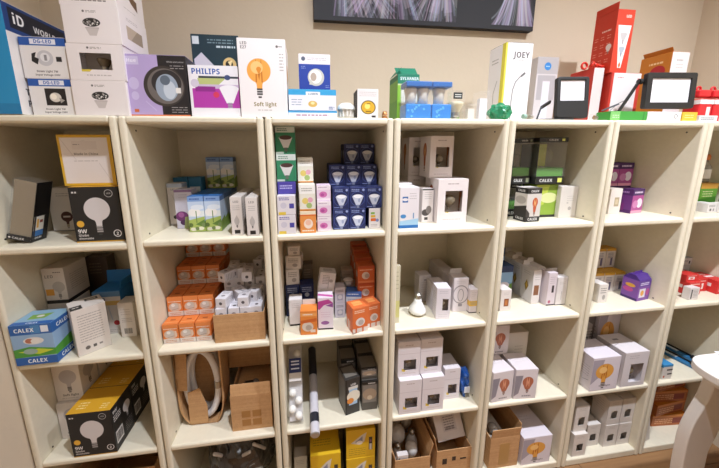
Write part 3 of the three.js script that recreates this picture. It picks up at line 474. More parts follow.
kind('smallwhite', 'bulb_carton', [.055, .142, .06], '#e0d7cd', { front: g => g.fine('#b5aaa2', 16, 18, 60, 3, 7).fine('#a59b94', 16, 44, 66, 3, 5).bars('#4a4440', 24, 74, 50, 16) }, { label: 'narrow white carton with barcode, against the bookcase side' });
put('smallwhite', .3125, Y0[2], -.117); put('smallwhite', .3705, Y0[2], -.145, { label: 'narrow white carton in the corner beside the barcode carton' });
kind('plainwhite', 'bulb_carton', [.08, .145, .1], '#ded5cb', { front: g => g.fine('#a59b94', 20, 20, 60, 3, 6) }, { label: 'plain white carton underneath the orange-banded carton' });
kind('ledorange', 'bulb_carton', [.075, .14, .115], ['#d8cdc2', '#d8cdc2', '#d8cdc2'], { front: g => g.t('LED', '#8a827a', 30, 22, 12).fine('#7a726a', 50, 10, 34, 1, 4, 2.4).bulb('globe', 66, 52, 15, '#b9aea4', '#6a625c').r('#dc9a3a', 6, 58, 36, 18).r('#26221f', 0, 90, 100, 10), side: g => g.fine('#9a9088', 20, 24, 64, 8, 6).r('#26221f', 0, 90, 100, 10) }, { label: 'white carton with orange patch and black foot, stacked at the back' });
put('plainwhite', .0665, Y0[2], -.15, { h: .142, d: .1 }); put('ledorange', .0665, Y0[2] + .1435, -.148);
kind('darkcarton', 'bulb_carton', [.085, .27, .055], '#4a3b30', { front: g => g.fine('#7a6a5a', 20, 10, 50, 4, 5) }, { label: 'dark brown carton standing at the back beside the orange-banded carton' });
put('darkcarton', .118, Y0[2], -.295);
kind('whiteglobe', 'globe_bulb_carton', [.094, .158, .09], '#dfd6ce', { front: g => g.bulb('globe', 54, 34, 19, '#b8b0b0', '#5a524c').t('Soft light', '#6a625c', 54, 84, 8).fine('#a8a09a', 20, 92, 60, 1, 4), side: g => g.bulb('globe', 50, 34, 18, '#b8b0b0', '#5a524c'), top: g => g.fine('#9a9088', 24, 30, 50, 3, 12) }, {});
[[-.095, 0, 'white carton with grey globe, lower front one beside the black row'], [-.095, 1, 'white carton with grey globe reading Soft light, upper front one'], [-.195, 0, 'white carton with grey globe, lower one behind the front pair'], [-.195, 1, 'white carton with grey globe, upper one behind the front pair']].forEach(([z, k, l]) => put('whiteglobe', .0755, LV[3] + k * .1595, z - (k ? .012 : 0), { label: l, group: 'white globe-bulb cartons beside the black row' }));
openBox('brown cardboard box in the lowest compartment by the left wall', .22, LV[4], -.05, .3, .24, .26, { flaps: [[.08, .9, 'back']] });

// =================================================================== second bookcase
kind('whitetall', 'bulb_carton', [.056, .168, .056], '#d8d0cc', { front: g => g.r('#b8c4d4', 0, 0, 100, 9).t('LED', '#8a9098', 40, 14, 6).l('#c2bcb8', 1.6, [30, 26], [66, 66]).e('#3c3836', 46, 80, 7, 5).e('#c98a8a', 76, 80, 5).r('#b0a8a2', 0, 96, 100, 4), side: g => g.r('#b8c4d4', 0, 0, 100, 9).fine('#a8a09a', 20, 30, 60, 6, 7) }, { label: 'tall white carton with pale blue top strip, against bookcase side' });
put('whitetall', .4965, LV[1], -.2115);
kind('bluetop', 'bulb_carton', [.056, .185, .056], ['#2a6f96', '#2a6f96', '#1f7fae'], { front: g => g.r('#cfd6d8', 10, 20, 80, 70).fine('#7a8a94', 20, 30, 60, 5, 8) }, { label: 'carton with bright teal top behind the tall white carton', group: 'teal-topped cartons at the back' });
put('bluetop', .4985, LV[1], -.272); put('bluetop', .5535, LV[1], -.272, { w: .05 });
kind('purplepic', 'bulb_carton', [.064, .15, .056], '#c9c4d2', { front: g => g.r('#8a6a90', 0, 0, 100, 6).fine('#a8a2b4', 24, 12, 50, 2, 6).e('#6d2f6a', 34, 68, 15, 13).e('#a05a94', 30, 64, 7).e('#4a2450', 42, 84, 9, 7).p('#9aa86a', [50, 70], [100, 66], [100, 100], [40, 100]) }, { label: 'carton printed with purple flowers, behind the sky-and-meadow cartons' });
put('purplepic', .5485, LV[1], -.153);
kind('meadow', 'bulb_carton', [.0555, .132, .0555], ['#bccbe0', '#bccbe0', '#2f64a4'], { front: g => g.r('#7f9fd0', 0, 0, 100, 14).r('#c4d4ea', 0, 14, 100, 26).r('#e2e6e6', 0, 40, 100, 16).e('#f0ece8', 40, 44, 16, 12).p('#a3b45c', [0, 66], [40, 62], [100, 56], [100, 100], [0, 100]).p('#5d7c34', [40, 78], [100, 64], [100, 88]).e('#d8d4c0', 24, 92, 8, 5).e('#e4e0cc', 72, 90, 8, 5).e('#6a7a4a', 48, 90, 5).e('#6f8250', 90, 80, 6).e('#5a6e34', 10, 80, 6).r('#5d7c34', 46, 40, 5, 34).e('#dfe6f0', 60, 30, 18, 7).fine('#41609c', 14, 5, 60, 1, 4, 4), side: g => g.r('#4a6a9c', 0, 0, 100, 14).p('#7c9a44', [0, 70], [100, 60], [100, 100], [0, 100]), top: g => g.r('#3a78bc', 20, 20, 60, 60) }, { label: 'sky-and-meadow printed bulb carton in the close-packed block', group: 'sky-and-meadow bulb cartons' });
for (let r = 0; r < 5; r++) for (let c = 0; c < 2; c++) put('meadow', .611 + c * .0572, LV[1], -.094 - r * .0562);
for (let c = 0; c < 2; c++) put('meadow', .617 + c * .0572, LV[1] + .1335, -.318, { label: 'sky-and-meadow bulb carton raised on the back of the block', group: 'raised sky-and-meadow cartons' });
kind('whitecandle', 'candle_bulb_carton', [.039, .136, .039], ['#ddd4cc', '#ddd4cc', '#ddd4cc'], { front: g => g.t('LED', '#8f867e', 50, 12, 8).fine('#a8a098', 20, 22, 60, 3, 5).bulb('candle', 50, 62, 8, '#b8b0aa', '#3a3430').r('#2b2724', 26, 86, 48, 10), side: g => g.fine('#9a928a', 20, 20, 60, 9, 7) }, { label: 'slim white candle-bulb carton with dark foot mark, in the double file', group: 'slim white candle-bulb cartons' });
for (let r = 0; r < 6; r++) { put('whitecandle', .766, LV[1], -.028 - r * .0415); put('whitecandle', .8215, LV[1], -.01 - r * .0415); }
kind('orange', 'bulb_carton', [.055, .0775, .055], ['#dd7a38', '#dd7a38', '#dd7a38'], { front: g => g.r('#e58a4a', 0, 0, 100, 18).fine('#f0d8c4', 8, 20, 84, 1, 6, 5).e('#d9b9a0', 50, 52, 30, 24).e('#cdc2ba', 46, 50, 19, 20).e('#ece6e0', 38, 42, 9, 8).l('#a8785a', 2, [30, 66], [70, 60]).r('#e8c8b0', 78, 34, 10, 30).r('#ded2ca', 0, 74, 100, 26).fine('#c07a4a', 14, 82, 72, 2, 8, 3), side: g => g.r('#ded2ca', 0, 74, 100, 26).r('#e9b48a', 10, 18, 60, 5), top: g => g.r('#a8541c', 34, 34, 34, 16).r('#e8a468', 6, 70, 88, 6) }, { label: 'orange bulb carton in the stepped stack beside the cardboard tray', group: 'orange cartons in the stepped stack' });
[1, 2, 2, 3, 3, 4].forEach((n, r) => { for (let c = 0; c < 3; c++) for (let k = 0; k < n; k++) put('orange', .4975 + c * .0575 + (k ? rr(-.0012, .0012) : 0), LV[2] + k * .0788, -.041 - r * .0556 - (k ? rr(0, .001) : 0)); });
{ // open tray and its heap of small white cartons
  const tw = .182, td = .31, tx = .749;
  openBox('shallow cardboard tray filled with small white cartons', tx, LV[2], -.02, tw, .112, td, { name: 'cardboard_tray' });
  kind('tinywhite', 'small_bulb_carton', [.0395, .062, .0395], ['#dcd7da', '#dcd7da', '#dcd7da'], { front: g => g.e('#8a8488', 50, 36, 12, 10).fine('#7c767a', 18, 60, 64, 3, 9, 3.4), side: g => g.fine('#8a8488', 18, 14, 64, 6, 12, 3.4).r('#6a6468', 30, 80, 40, 8), top: g => g.e('#5a5458', 50, 50, 16) }, { label: 'small white carton heaped in the cardboard tray', group: 'small white cartons in the tray' });
  const inw = tw - .012, c0 = tx - inw / 2;
  for (let r = 0; r < 7; r++) for (let c = 0; c < 4; c++) {
    const lv = r < 1 ? 2 : r < 3 ? 2 : r < 5 ? 3 : 3;
    for (let k = 0; k < lv; k++) {
      const top = k === lv - 1, x = c0 + .0215 + c * .0422, z = -.03 - r * .0415, y = LV[2] + .0045 + k * .0635;
      put('tinywhite', x + (top ? rr(-.002, .002) : 0), y + (top ? .0005 : 0), z, { ry: rr(-2, 2), h: .062 });
    }
  }
  for (let k = 0; k < 9; k++) { // tumbled ones on the heap
    const r = 1 + (k % 6), c = (k * 7) % 4, lv = r < 3 ? 2 : 3;
    const g = put('tinywhite', c0 + .03 + c * .036, LV[2] + .0045 + lv * .0635 + .0012, -.034 - r * .0415, { ry: rr(-40, 40) }); g.rotation.order = 'YXZ'; g.rotation.x = Math.PI / 2; g.position.y += .018;
  }
}
{ // circular tube lamps in a worn cardboard sleeve
  const g = thing('ring_lamp_sleeve', 'worn cardboard sleeve holding white ring-shaped tube lamps', 'lamp sleeve', .561, LV[3], -.125);
  const W = .088, H = .335, outline = (s, hh) => { const q = new THREE.Shape(); q.moveTo(-W * s, hh); q.lineTo(-W * s, .12); q.quadraticCurveTo(-W * s, .03, -W * .5 * s, .003); q.lineTo(W * .62 * s, .003); q.quadraticCurveTo(W * s, .05, W * s, .14); q.lineTo(W * s, hh); return q; };
  const ex = (s, d) => metreUV(new THREE.ExtrudeGeometry(s, { depth: d, bevelEnabled: false }), 3);
  part('back_card', ex(outline(1, H), .003), mBoard, g, 0, 0, -.06);
  const rim = outline(1, H); rim.holes.push(outline(.93, H - .004)); part('rim', ex(rim, .1), mBoard, g, 0, 0, -.06);
  const l = new THREE.Shape([[-.086, .17], [-.05, .165], [-.038, .335], [-.086, .335]].map(p => new THREE.Vector2(...p))); part('front_card', ex(l, .003), mBoard, g, 0, 0, .037);
  const m = new THREE.Shape([[-.054, .006], [.018, .006], [.02, .085], [-.004, .172], [-.05, .155]].map(p => new THREE.Vector2(...p))); part('front_card', ex(m, .003), mBoard, g, 0, 0, .037);
  const ring = (a, b) => { class E extends THREE.Curve { getPoint(t) { const u = t * 2 * Math.PI; return new THREE.Vector3(Math.cos(u) * a, .172 + Math.sin(u) * b, 0); } } return new THREE.TubeGeometry(new E(), 60, .0135, 12, true); };
  const white = std(0xe6e2e0, .35); part('ring_tube', ring(.062, .152), white, g, 0, 0, .012); part('ring_tube', ring(.058, .146), white, g, .004, .002, -.025); part('tube_cap', cyl(.016, .016, .03, 16), mCap, g, .062, .165, .012);
}
{
  const b = openBox('open cardboard box with tall front flap, beside the ring lamps', .766, LV[3], -.033, .158, .162, .3, { flaps: [[.045, -.2, 'front']], marks: [] });
  for (const [x, y] of [[-.022, .075], [.02, .075], [-.022, .035], [.02, .035]]) part('printed_mark', bx(.034, .03, .0005), std(0xa8773f, .8), b, x, y, .1504);
  part('packing_card', bx(.14, .002, .25), mBoard, b, 0, .135, -.01);
  const s = thing('spot_bulb', 'dark spot bulb lying in the open box beside ring lamps', 'bulb', .775, LV[3] + .1425, -.1, .4); part('glass', new THREE.SphereGeometry(.016, 18, 12), std(0x77716c, .15), s, 0, .016, 0); part('body', cyl(.012, .02, .035, 16), std(0x24211f, .4), s, -.022, .017, 0, 0, 0, -Math.PI / 2); part('screw_cap', cyl(.007, .008, .018, 12), mCap, s, -.048, .017, 0, 0, 0, Math.PI / 2);
  const t = thing('flat_carton', 'flat brown carton lying across the back of the open box', 'cardboard box', .738, LV[3] + .1637, -.26); part('body', metreUV(rbx(.19, .1, .13, .003, 2), 3), mBoard, t, 0, .0502, 0); part('flap_seam', bx(.188, .0006, .002), mBoardEdge, t, 0, .1004, 0);
}
{ // dark translucent bag with lamps in it
  const g = thing('plastic_bag', 'dark glossy plastic bag crumpled in the lowest compartment', 'bag', .685, LV[4], -.195);
  const geo = new THREE.SphereGeometry(.15, 64, 48), p = geo.attributes.position, v = new THREE.Vector3();
  for (let i = 0; i < p.count; i++) { v.fromBufferAttribute(p, i).normalize(); const n = Math.abs(Math.sin(v.x * 7 + v.y * 4)) * .09 + Math.abs(Math.sin(v.z * 9 - v.x * 5 + 1)) * .07 + Math.abs(Math.sin(v.y * 13 + v.z * 6)) * .05; const s = .86 + n; p.setXYZ(i, v.x * s * .148, Math.max(0, .155 + v.y * s * .165), v.z * s * .165); }
  geo.computeVertexNormals(); part('film', geo, new THREE.MeshPhysicalMaterial({ color: 0x26211e, roughness: .2, clearcoat: 1, clearcoatRoughness: .08 }), g);
  for (const [x, z, a] of [[-.06, .13, .5], [.03, .14, -.7], [.09, .11, .4]]) part('lamp_tube', new THREE.CapsuleGeometry(.007, .09, 6, 12), std(0xcfcac6, .2), g, x, .23, z, .5, 0, a);
}

// =================================================================== third bookcase
kind('greenwhite', 'reflector_bulb_carton', [.068, .0965, .068], ['#2f7d58', '#2f7d58', '#2f7d58'], { front: g => g.r('#c9cfc8', 0, 0, 100, 22).fine('#5a7a6a', 10, 7, 50, 2, 6, 3).bulb('refl', 52, 42, 24, '#d2cdca', '#6a6460').e('#4a2f2c', 52, 40, 22, 8).r('#c0ccc4', 0, 92, 40, 8), side: g => g.fine('#9abfae', 20, 24, 60, 6, 9) }, {});
kind('purpleflat', 'bulb_carton', [.064, .043, .06], ['#4a3f96', '#4a3f96', '#4a3f96'], { front: g => g.fine('#b8b4dc', 12, 26, 70, 2, 20, 10) }, { label: 'dark violet carton under the green reflector cartons' });
kind('whiteviolet', 'bulb_carton', [.063, .068, .055], '#dcd4d6', { front: g => g.fine('#6a62a0', 10, 8, 56, 2, 9, 5).r('#4a4498', 66, 40, 26, 26).r('#dfc04a', 6, 84, 40, 16).e('#c9c2cc', 34, 50, 16) }, { label: 'white carton with violet and yellow print, in the pile under the green cartons', group: 'white and violet cartons by the bookcase side' });
for (const z of [-.016, -.074]) for (let k = 0; k < 2; k++) put('whiteviolet', .9385 + k * .001, LV[1] + k * .0695, z, {});
put('purpleflat', .941, LV[1] + .1395, -.05); put('greenwhite', .9425, LV[1] + .184, -.055, { label: 'green and white reflector-bulb carton resting on the violet carton' }); put('greenwhite', .9425, LV[1] + .2815, -.055, { h: .0945, label: 'green and white reflector-bulb carton touching the top board' });
kind('orangewhite', 'bulb_carton', [.0565, .081, .056], ['#e39048', '#e39048', '#e39048'], { front: g => g.r('#e9d8b8', 0, 0, 100, 16).r('#d8662c', 0, 16, 100, 6).e('#efdccb', 52, 58, 20, 22).e('#e8b9a0', 52, 52, 13).fine('#f4e4d0', 12, 86, 76, 1, 4, 6) }, {});
kind('whiteorange', 'bulb_carton', [.0565, .092, .056], ['#e2dccb', '#e2dccb', '#e2dccb'], { front: g => g.r('#f0ece4', 0, 0, 100, 34).fine('#a8a094', 14, 12, 66, 2, 8, 4).e('#dfc46a', 36, 62, 12).e('#d9a0b0', 68, 58, 10).e('#9fb46a', 60, 80, 11).r('#d98a3c', 0, 94, 100, 6) }, {});
{ const L = 'beside the pink cartons'; [[-.017, ['orangewhite', 'whiteorange']], [-.076, ['orangewhite', 'whiteorange', 'whiteorange']], [-.135, ['whiteorange', 'whiteorange', 'orangewhite']]].forEach(([z, col], i) => { let y = LV[1]; col.forEach((k, j) => { const o = k[0] === 'o'; put(k, 1.0135 - i * .004, y, z, { label: (o ? 'orange bulb carton with white bulb picture, ' : 'cream and white bulb carton with coloured dots, ') + L, group: o ? 'orange cartons beside the pink ones' : 'cream dotted cartons beside the pink ones' }); y += KIND[k].dim[1] + .0015; }); }); }
kind('pinkwhite', 'bulb_carton', [.0505, .0555, .054], ['#dfc6d6', '#dfc6d6', '#dfc6d6'], { front: g => g.r('#e6dadd', 0, 0, 100, 28).fine('#b89ab0', 12, 10, 60, 1, 8, 6).e('#c86aa4', 46, 60, 26, 20).e('#a84a8c', 40, 62, 12, 10).r('#e6dadd', 0, 86, 100, 14) }, { label: 'pink and white carton in the small stack beside the dark blue ones', group: 'pink cartons in a small stack' });
for (let k = 0; k < 3; k++) put('pinkwhite', 1.0725, LV[1] + k * .057, -.028 - (k === 2 ? .008 : 0));
kind('navyspot', 'reflector_bulb_carton', [.0605, .0785, .06], ['#1a2350', '#1a2350', '#1a2350'], { front: g => g.fine('#8e9ac4', 12, 8, 50, 2, 7, 4).r('#2f3d7c', 0, 0, 100, 2.5).r('#2f3d7c', 0, 0, 3, 100).r('#2f3d7c', 97, 0, 3, 100).o('#4a5a94', 50, 54, 34, 2, 34).bulb('refl', 52, 44, 27, '#c2c6d4', '#8a90a8').e('#eeeef0', 52, 42, 21, 9).e('#9aa2bc', 60, 62, 6, 9).r('#7a86b8', 6, 92, 34, 4).e('#8e9ac4', 86, 12, 6), side: g => g.bulb('refl', 50, 40, 22, '#8e94ac', '#6a7090'), top: g => g.fine('#6a78ac', 20, 40, 60, 2, 14, 6) }, { label: 'dark blue reflector-bulb carton in the stepped block', group: 'dark blue reflector-bulb cartons' });
kind('energywhite', 'reflector_bulb_carton', [.044, .0785, .06], ['#e2dad8', '#1e2a5a', '#22306a'], { front: g => g.p('#7fae4a', [16, 20], [50, 20], [50, 30], [16, 30]).r('#e0b23a', 16, 34, 40, 12).r('#d9662c', 16, 50, 46, 14).e('#7a86b8', 74, 60, 8).fine('#a8a09c', 16, 80, 60, 2, 7, 3) }, { label: 'white energy-label side of a dark blue carton in the bottom row' });
put('energywhite', 1.264, LV[1], -.044);
[2, 3, 4, 4].forEach((n, r) => { for (let c = 0; c < 3; c++) for (let k = 0; k < n; k++) { if (r === 0 && c === 2 && k === 0) continue; if (r >= 2 && c === 0 && k === 3) continue; put('navyspot', 1.1365 + c * .0622 + (k > 1 ? -.006 : 0) + (r > 1 ? .004 : 0), LV[1] + k * .0797, -.045 - r * .062 - (r ? .002 : 0)); } });
// middle compartment: loose mix
kind('orangehang', 'bulb_carton', [.064, .1, .054], ['#e0853a', '#e0853a', '#e0853a'], { front: g => g.r('#e9a05a', 0, 8, 100, 14).fine('#f4e0cc', 16, 12, 60, 1, 6, 5).e('#d8c8b8', 44, 66, 22, 20).e('#b8a494', 50, 70, 12).r('#e6d4c4', 60, 78, 30, 12).p('#c9622a', [0, 40], [100, 30], [100, 44], [0, 52]) }, { tab: true });
put('orangehang', 1.004, LV[2], -.022, { label: 'orange bulb carton with hanging tab, standing alone at the front', ry: -4 });
kind('whitedark', 'bulb_carton', [.052, .114, .05], ['#dcd5d2', '#dcd5d2', '#dcd5d2'], { front: g => g.fine('#a8a09c', 20, 14, 60, 3, 7).r('#24201e', 0, 93, 100, 7), side: g => g.r('#24201e', 0, 93, 100, 7) }, { label: 'white carton with black foot, behind the orange carton with tab' });
put('whitedark', .9535, LV[2], -.09);
kind('navysmall', 'bulb_carton', [.058, .07, .055], ['#232f5e', '#232f5e', '#232f5e'], { front: g => g.fine('#aab2cc', 14, 16, 70, 3, 12, 6).e('#b8bcc8', 50, 66, 14) }, { label: 'small navy carton in the dark pile by the bookcase side', group: 'small navy cartons in the dark pile' });
for (const [x, k] of [[.9395, 0], [.9395, 1], [1.0005, 0], [1.0005, 1]]) put('navysmall', x, LV[2] + k * .0715, -.165);
kind('whitebox', 'bulb_carton', [.055, .068, .055], '#ddd5ce', { front: g => g.fine('#8e867e', 16, 18, 66, 3, 12, 5).e('#a8a09a', 60, 70, 14) }, {});
put('whitebox', .9425, LV[2] + .143, -.17, { label: 'white carton lying on the small navy cartons', ry: 6 }); put('whitebox', .9475, LV[2] + .2125, -.172, { w: .064, h: .056, label: 'wider white carton second from the top of its pile', ry: -8 }); put('whitebox', .951, LV[2] + .2698, -.176, { w: .05, h: .04, label: 'small white carton on the very top of its pile' });
kind('brownish', 'bulb_carton', [.046, .2, .05], '#6f6253', { front: g => g.fine('#a89a88', 16, 12, 60, 4, 6) }, { label: 'tall drab brown carton behind the small navy cartons' });
put('brownish', 1.006, LV[2], -.245);
kind('pinkswirl', 'bulb_carton', [.06, .136, .055], ['#dfd3da', '#dfd3da', '#dfd3da'], { front: g => g.p('#b0408a', [0, 10], [70, 4], [100, 16], [40, 22], [10, 36], [0, 34]).p('#8a4a8c', [100, 16], [100, 30], [50, 24]).fine('#c9a8bc', 20, 44, 60, 3, 7).e('#8e5a94', 46, 78, 12, 6).r('#1f1a1c', 0, 95, 100, 5), side: g => g.r('#1f1a1c', 0, 95, 100, 5), top: g => g.p('#c05a9c', [0, 30], [100, 60], [100, 90], [0, 60]) }, { label: 'white carton with magenta swirl and black foot' });
put('pinkswirl', 1.0715, LV[2], -.046, { ry: -3 });
kind('whitelie', 'bulb_carton', [.066, .1, .056], '#d6cfc9', { front: g => g.fine('#8e867e', 20, 14, 40, 6, 8, 3).l('#9a928a', 2, [60, 20], [60, 80]).e('#aaa29a', 74, 40, 8), side: g => g.fine('#9a928a', 20, 20, 60, 6, 9), top: g => g.fine('#8e867e', 20, 30, 60, 3, 14, 6) }, {});
put('whitelie', 1.077, LV[2], -.12, { label: 'white carton standing under the tilted white carton', h: .11 }); { const t = put('whitelie', 1.077, LV[2] + .126, -.115, { label: 'white carton tilted askew on top of another white carton', h: .085, rz: -9 }); }
kind('greywhite', 'bulb_carton', [.045, .068, .05], '#d2ccd4', { front: g => g.fine('#8a8490', 16, 14, 66, 2, 9, 5).r('#a8a4b4', 24, 44, 52, 40).e('#d8d2d4', 50, 62, 14) }, { label: 'greyish carton in a stack of two beside the magenta swirl carton', group: 'greyish cartons stacked in twos' });
for (let k = 0; k < 2; k++) put('greywhite', 1.138, LV[2] + k * .0695, -.122);
kind('bluewhite', 'bulb_carton', [.066, .052, .05], ['#d2d6de', '#d2d6de', '#4a6cae'], { front: g => g.r('#4a6cae', 0, 0, 100, 40).fine('#e6eaf2', 10, 14, 70, 1, 8, 8).fine('#8a94a8', 10, 60, 70, 2, 14, 6) }, {});
put('bluewhite', 1.202, LV[2], -.125, { label: 'blue and white carton lowest under the blue-topped one', h: .062 }); put('bluewhite', 1.196, LV[2] + .0635, -.118, { label: 'blue-topped white carton behind the front orange cartons', ry: -10 });
{ const g = thing('spot_bulb', 'white cup-shaped spot bulb resting on pale carton at the back', 'bulb', 1.182, LV[2] + .117, -.185); part('cup', lathe([[0, 0], [.012, 0], [.018, .014], [.024, .024], [.025, .027], [0, .028]], 22), mGlassWhite, g); part('rim', new THREE.TorusGeometry(.0235, .002, 8, 24), mCap, g, 0, .027, 0, Math.PI / 2); }
kind('palecarton', 'bulb_carton', [.055, .115, .055], '#d6cdc4', { front: g => g.fine('#8e867e', 16, 14, 60, 3, 8) }, {});
put('palecarton', 1.185, LV[2], -.182, { label: 'pale carton under the cup-shaped spot bulb' }); put('palecarton', 1.19, LV[2], -.27, { h: .15, label: 'taller pale carton at the back behind the spot bulb' });
kind('orangered', 'bulb_carton', [.066, .105, .064], ['#d9703a', '#d9703a', '#d9703a'], { front: g => g.fine('#f0c8ac', 12, 10, 66, 2, 7, 4).e('#ddd0c8', 50, 58, 19, 17).e('#b8aaa2', 54, 60, 11).r('#e2d2c8', 0, 82, 100, 18).r('#cf6a3a', 18, 78, 10, 22).r('#cf6a3a', 62, 78, 10, 22), side: g => g.r('#e2d2c8', 0, 60, 60, 40).r('#cf6a3a', 14, 60, 12, 40).r('#cf6a3a', 40, 60, 10, 40), top: g => g.r('#f0a05a', 20, 20, 60, 50).l('#c9662c', 3, [0, 50], [100, 50]) }, { label: 'orange bulb carton set at an angle at the shelf front', group: 'angled orange cartons at the shelf front' });
put('orangered', 1.2045, LV[2], -.010, { ry: 15 }); put('orangered', 1.266, LV[2], -.040, { w: .058, h: .098, ry: 15 });
kind('orangesmall', 'bulb_carton', [.072, .0745, .058], ['#cf6634', '#cf6634', '#cf6634'], { front: g => g.r('#b8502a', 0, 0, 100, 14).e('#dccfc8', 46, 56, 22, 22).e('#b4a49c', 54, 58, 13).fine('#f0c8ac', 10, 20, 76, 1, 7, 5).r('#e08a5a', 0, 88, 100, 12), side: g => g.e('#d8c8be', 50, 56, 20, 20) }, { label: 'orange-red bulb carton in the steep pile at bookcase side', group: 'orange-red cartons in the steep pile' });
[.0745, .079, .083, .086].forEach((hh, r) => { for (let k = 0; k < 3; k++) put('orangesmall', 1.2505 + (r > 1 ? .003 : 0), LV[2] + k * (hh + .0015), -.122 - r * .0605 - k * .0002, { h: hh }); });
// tube lamps, black cartons
{
  const g = thing('tube_pack', 'clear sleeve of round bulbs with navy label, leaning in the corner', 'pack', .941, LV[3] + .0205, -.003); g.rotation.set(-.46, 0, 0);
  part('sleeve', rbx(.062, .32, .034, .008, 3), mFilm, g, 0, .162, -.017); part('navy_label', bx(.05, .055, .0012), std(0x1f2c66, .5), g, 0, .222, .0008); for (const y of [.238, .226, .21]) part('label_text', bx(.034, .005, .0006), std(0xdfe2ee, .5), g, 0, y, .0018);
  part('back_card', bx(.054, .285, .001), std(0xc9c4c2, .6), g, 0, .15, -.03); part('white_label', bx(.05, .03, .0012), std(0xded8d4, .5), g, 0, .178, .0008);
  for (const [x, y] of [[.012, .03], [-.014, .055], [.012, .085], [-.012, .115], [.008, .265]]) part('bulb', new THREE.SphereGeometry(.0155, 18, 14), mGlassWhite, g, x, y, -.018);
}
{
  const g = thing('tube_lamp', 'long white tube lamp with dark end sleeve, sticking out over shelf edge', 'tube lamp', 1.016, LV[3], 0);
  const A = new THREE.Vector3(0, .0205, .045), B = new THREE.Vector3(-.001, .10, -.357), dir = B.clone().sub(A), L = dir.length(), q = new THREE.Quaternion().setFromUnitVectors(new THREE.Vector3(0, 1, 0), dir.normalize());
  const seg = (n, a, b, r, m) => { const s = part(n, cyl(r, r, (b - a) * L, 20), m, g); s.position.copy(A).addScaledVector(dir, (a + b) / 2 * L); s.quaternion.copy(q); };
  seg('tube', .0, .62, .0185, std(0xc9c4c8, .25)); seg('dark_sleeve', .62, 1, .0192, std(0x2b2a33, .35)); seg('dark_band', .10, .19, .0192, std(0x23242c, .4)); seg('end_cap', -.01, .012, .0155, mCap);
}
kind('blackwin', 'bulb_carton', [.068, .14, .09], ['#6f6a64', '#6f6a64', '#6f6a64'], { front: g => g.r('#1a1817', 0, 0, 100, 10).fine('#e0dcd8', 40, 4, 46, 1, 5, 4).r('#8a847e', 8, 12, 84, 60).e('#b09a84', 50, 44, 22, 20).e('#d8c8b0', 50, 56, 8).r('#5a5650', 0, 74, 100, 26), side: g => g.r('#1a1817', 0, 0, 100, 8).r('#6a655f', 10, 12, 80, 76), top: g => g.r('#1a1817', 0, 0, 100, 10).r('#1a1817', 0, 90, 100, 10).r('#6e685f', 8, 14, 84, 72) }, { label: 'dark clear-window carton in the file against bookcase side', group: 'dark clear-window cartons' });
kind('blacklabel', 'bulb_carton', [.066, .172, .085], ['#33302d', '#57534e', '#33302d'], { front: g => g.r('#d8d4cc', 20, 22, 66, 8).t('LED', '#f0ece8', 54, 17, 8).r('#9fc0dc', 24, 30, 58, 44).e('#e8e0cc', 56, 50, 18, 16).e('#dc8a3a', 34, 62, 9, 8).r('#1a1817', 0, 0, 10, 100), top: g => g.r('#6e685f', 8, 14, 84, 72), side: g => g.r('#79746d', 12, 8, 76, 84) }, { label: 'black carton with blue and orange picture label, turned slightly' });
put('blacklabel', 1.180, LV[3], -.048, { ry: 14 });
for (let r = 0; r < 3; r++) put('blackwin', 1.2555, LV[3], -.056 - r * .0925);
for (let r = 0; r < 3; r++) put('blackwin', 1.2555, LV[3] + .1415, -.07 - r * .0925, { h: .05 });
for (let r = 0; r < 2; r++) put('blackwin', 1.178, LV[3], -.165 - r * .0925, { h: .17 });
kind('yellowbox', 'bulb_carton', [.132, .145, .12], ['#e0b41e', '#241f1c', '#e0b41e'], { front: g => g.p('#d8d0c4', [16, 46], [52, 20], [70, 12], [62, 44], [40, 52]).p('#8a8ea0', [30, 44], [56, 24], [56, 44]).e('#efe8de', 46, 46, 10, 7).r('#3a342e', 78, 30, 12, 46).r('#cfc8c0', 80, 54, 8, 22).r('#8a5a7a', 81, 40, 6, 8).fine('#a8861c', 10, 66, 56, 4, 7, 2), side: g => g.r('#16120f', 0, 0, 100, 100), top: g => g.fine('#a8861c', 10, 40, 60, 3, 10, 3) }, {});
put('yellowbox', 1.0585, LV[4], -.035, { h: .195, label: 'bright yellow bulb carton under the overhanging tube lamp' }); put('yellowbox', 1.0645, LV[4], -.165, { h: .262, label: 'yellow bulb carton standing behind the bright yellow one' });
put('yellowbox', 1.2145, LV[4], -.04, { h: .145, w: .13, label: 'lower yellow bulb carton of the pair against bookcase side' }); put('yellowbox', 1.2145, LV[4] + .147, -.042, { h: .145, w: .13, label: 'upper yellow bulb carton of the pair against bookcase side' });
kind('palesmall', 'bulb_carton', [.06, .1, .05], '#d6cbb9', { front: g => g.fine('#8a7c68', 16, 20, 60, 3, 9) }, { label: 'small pale carton in the dim corner beside yellow cartons' });
put('palesmall', .947, LV[4], -.12);

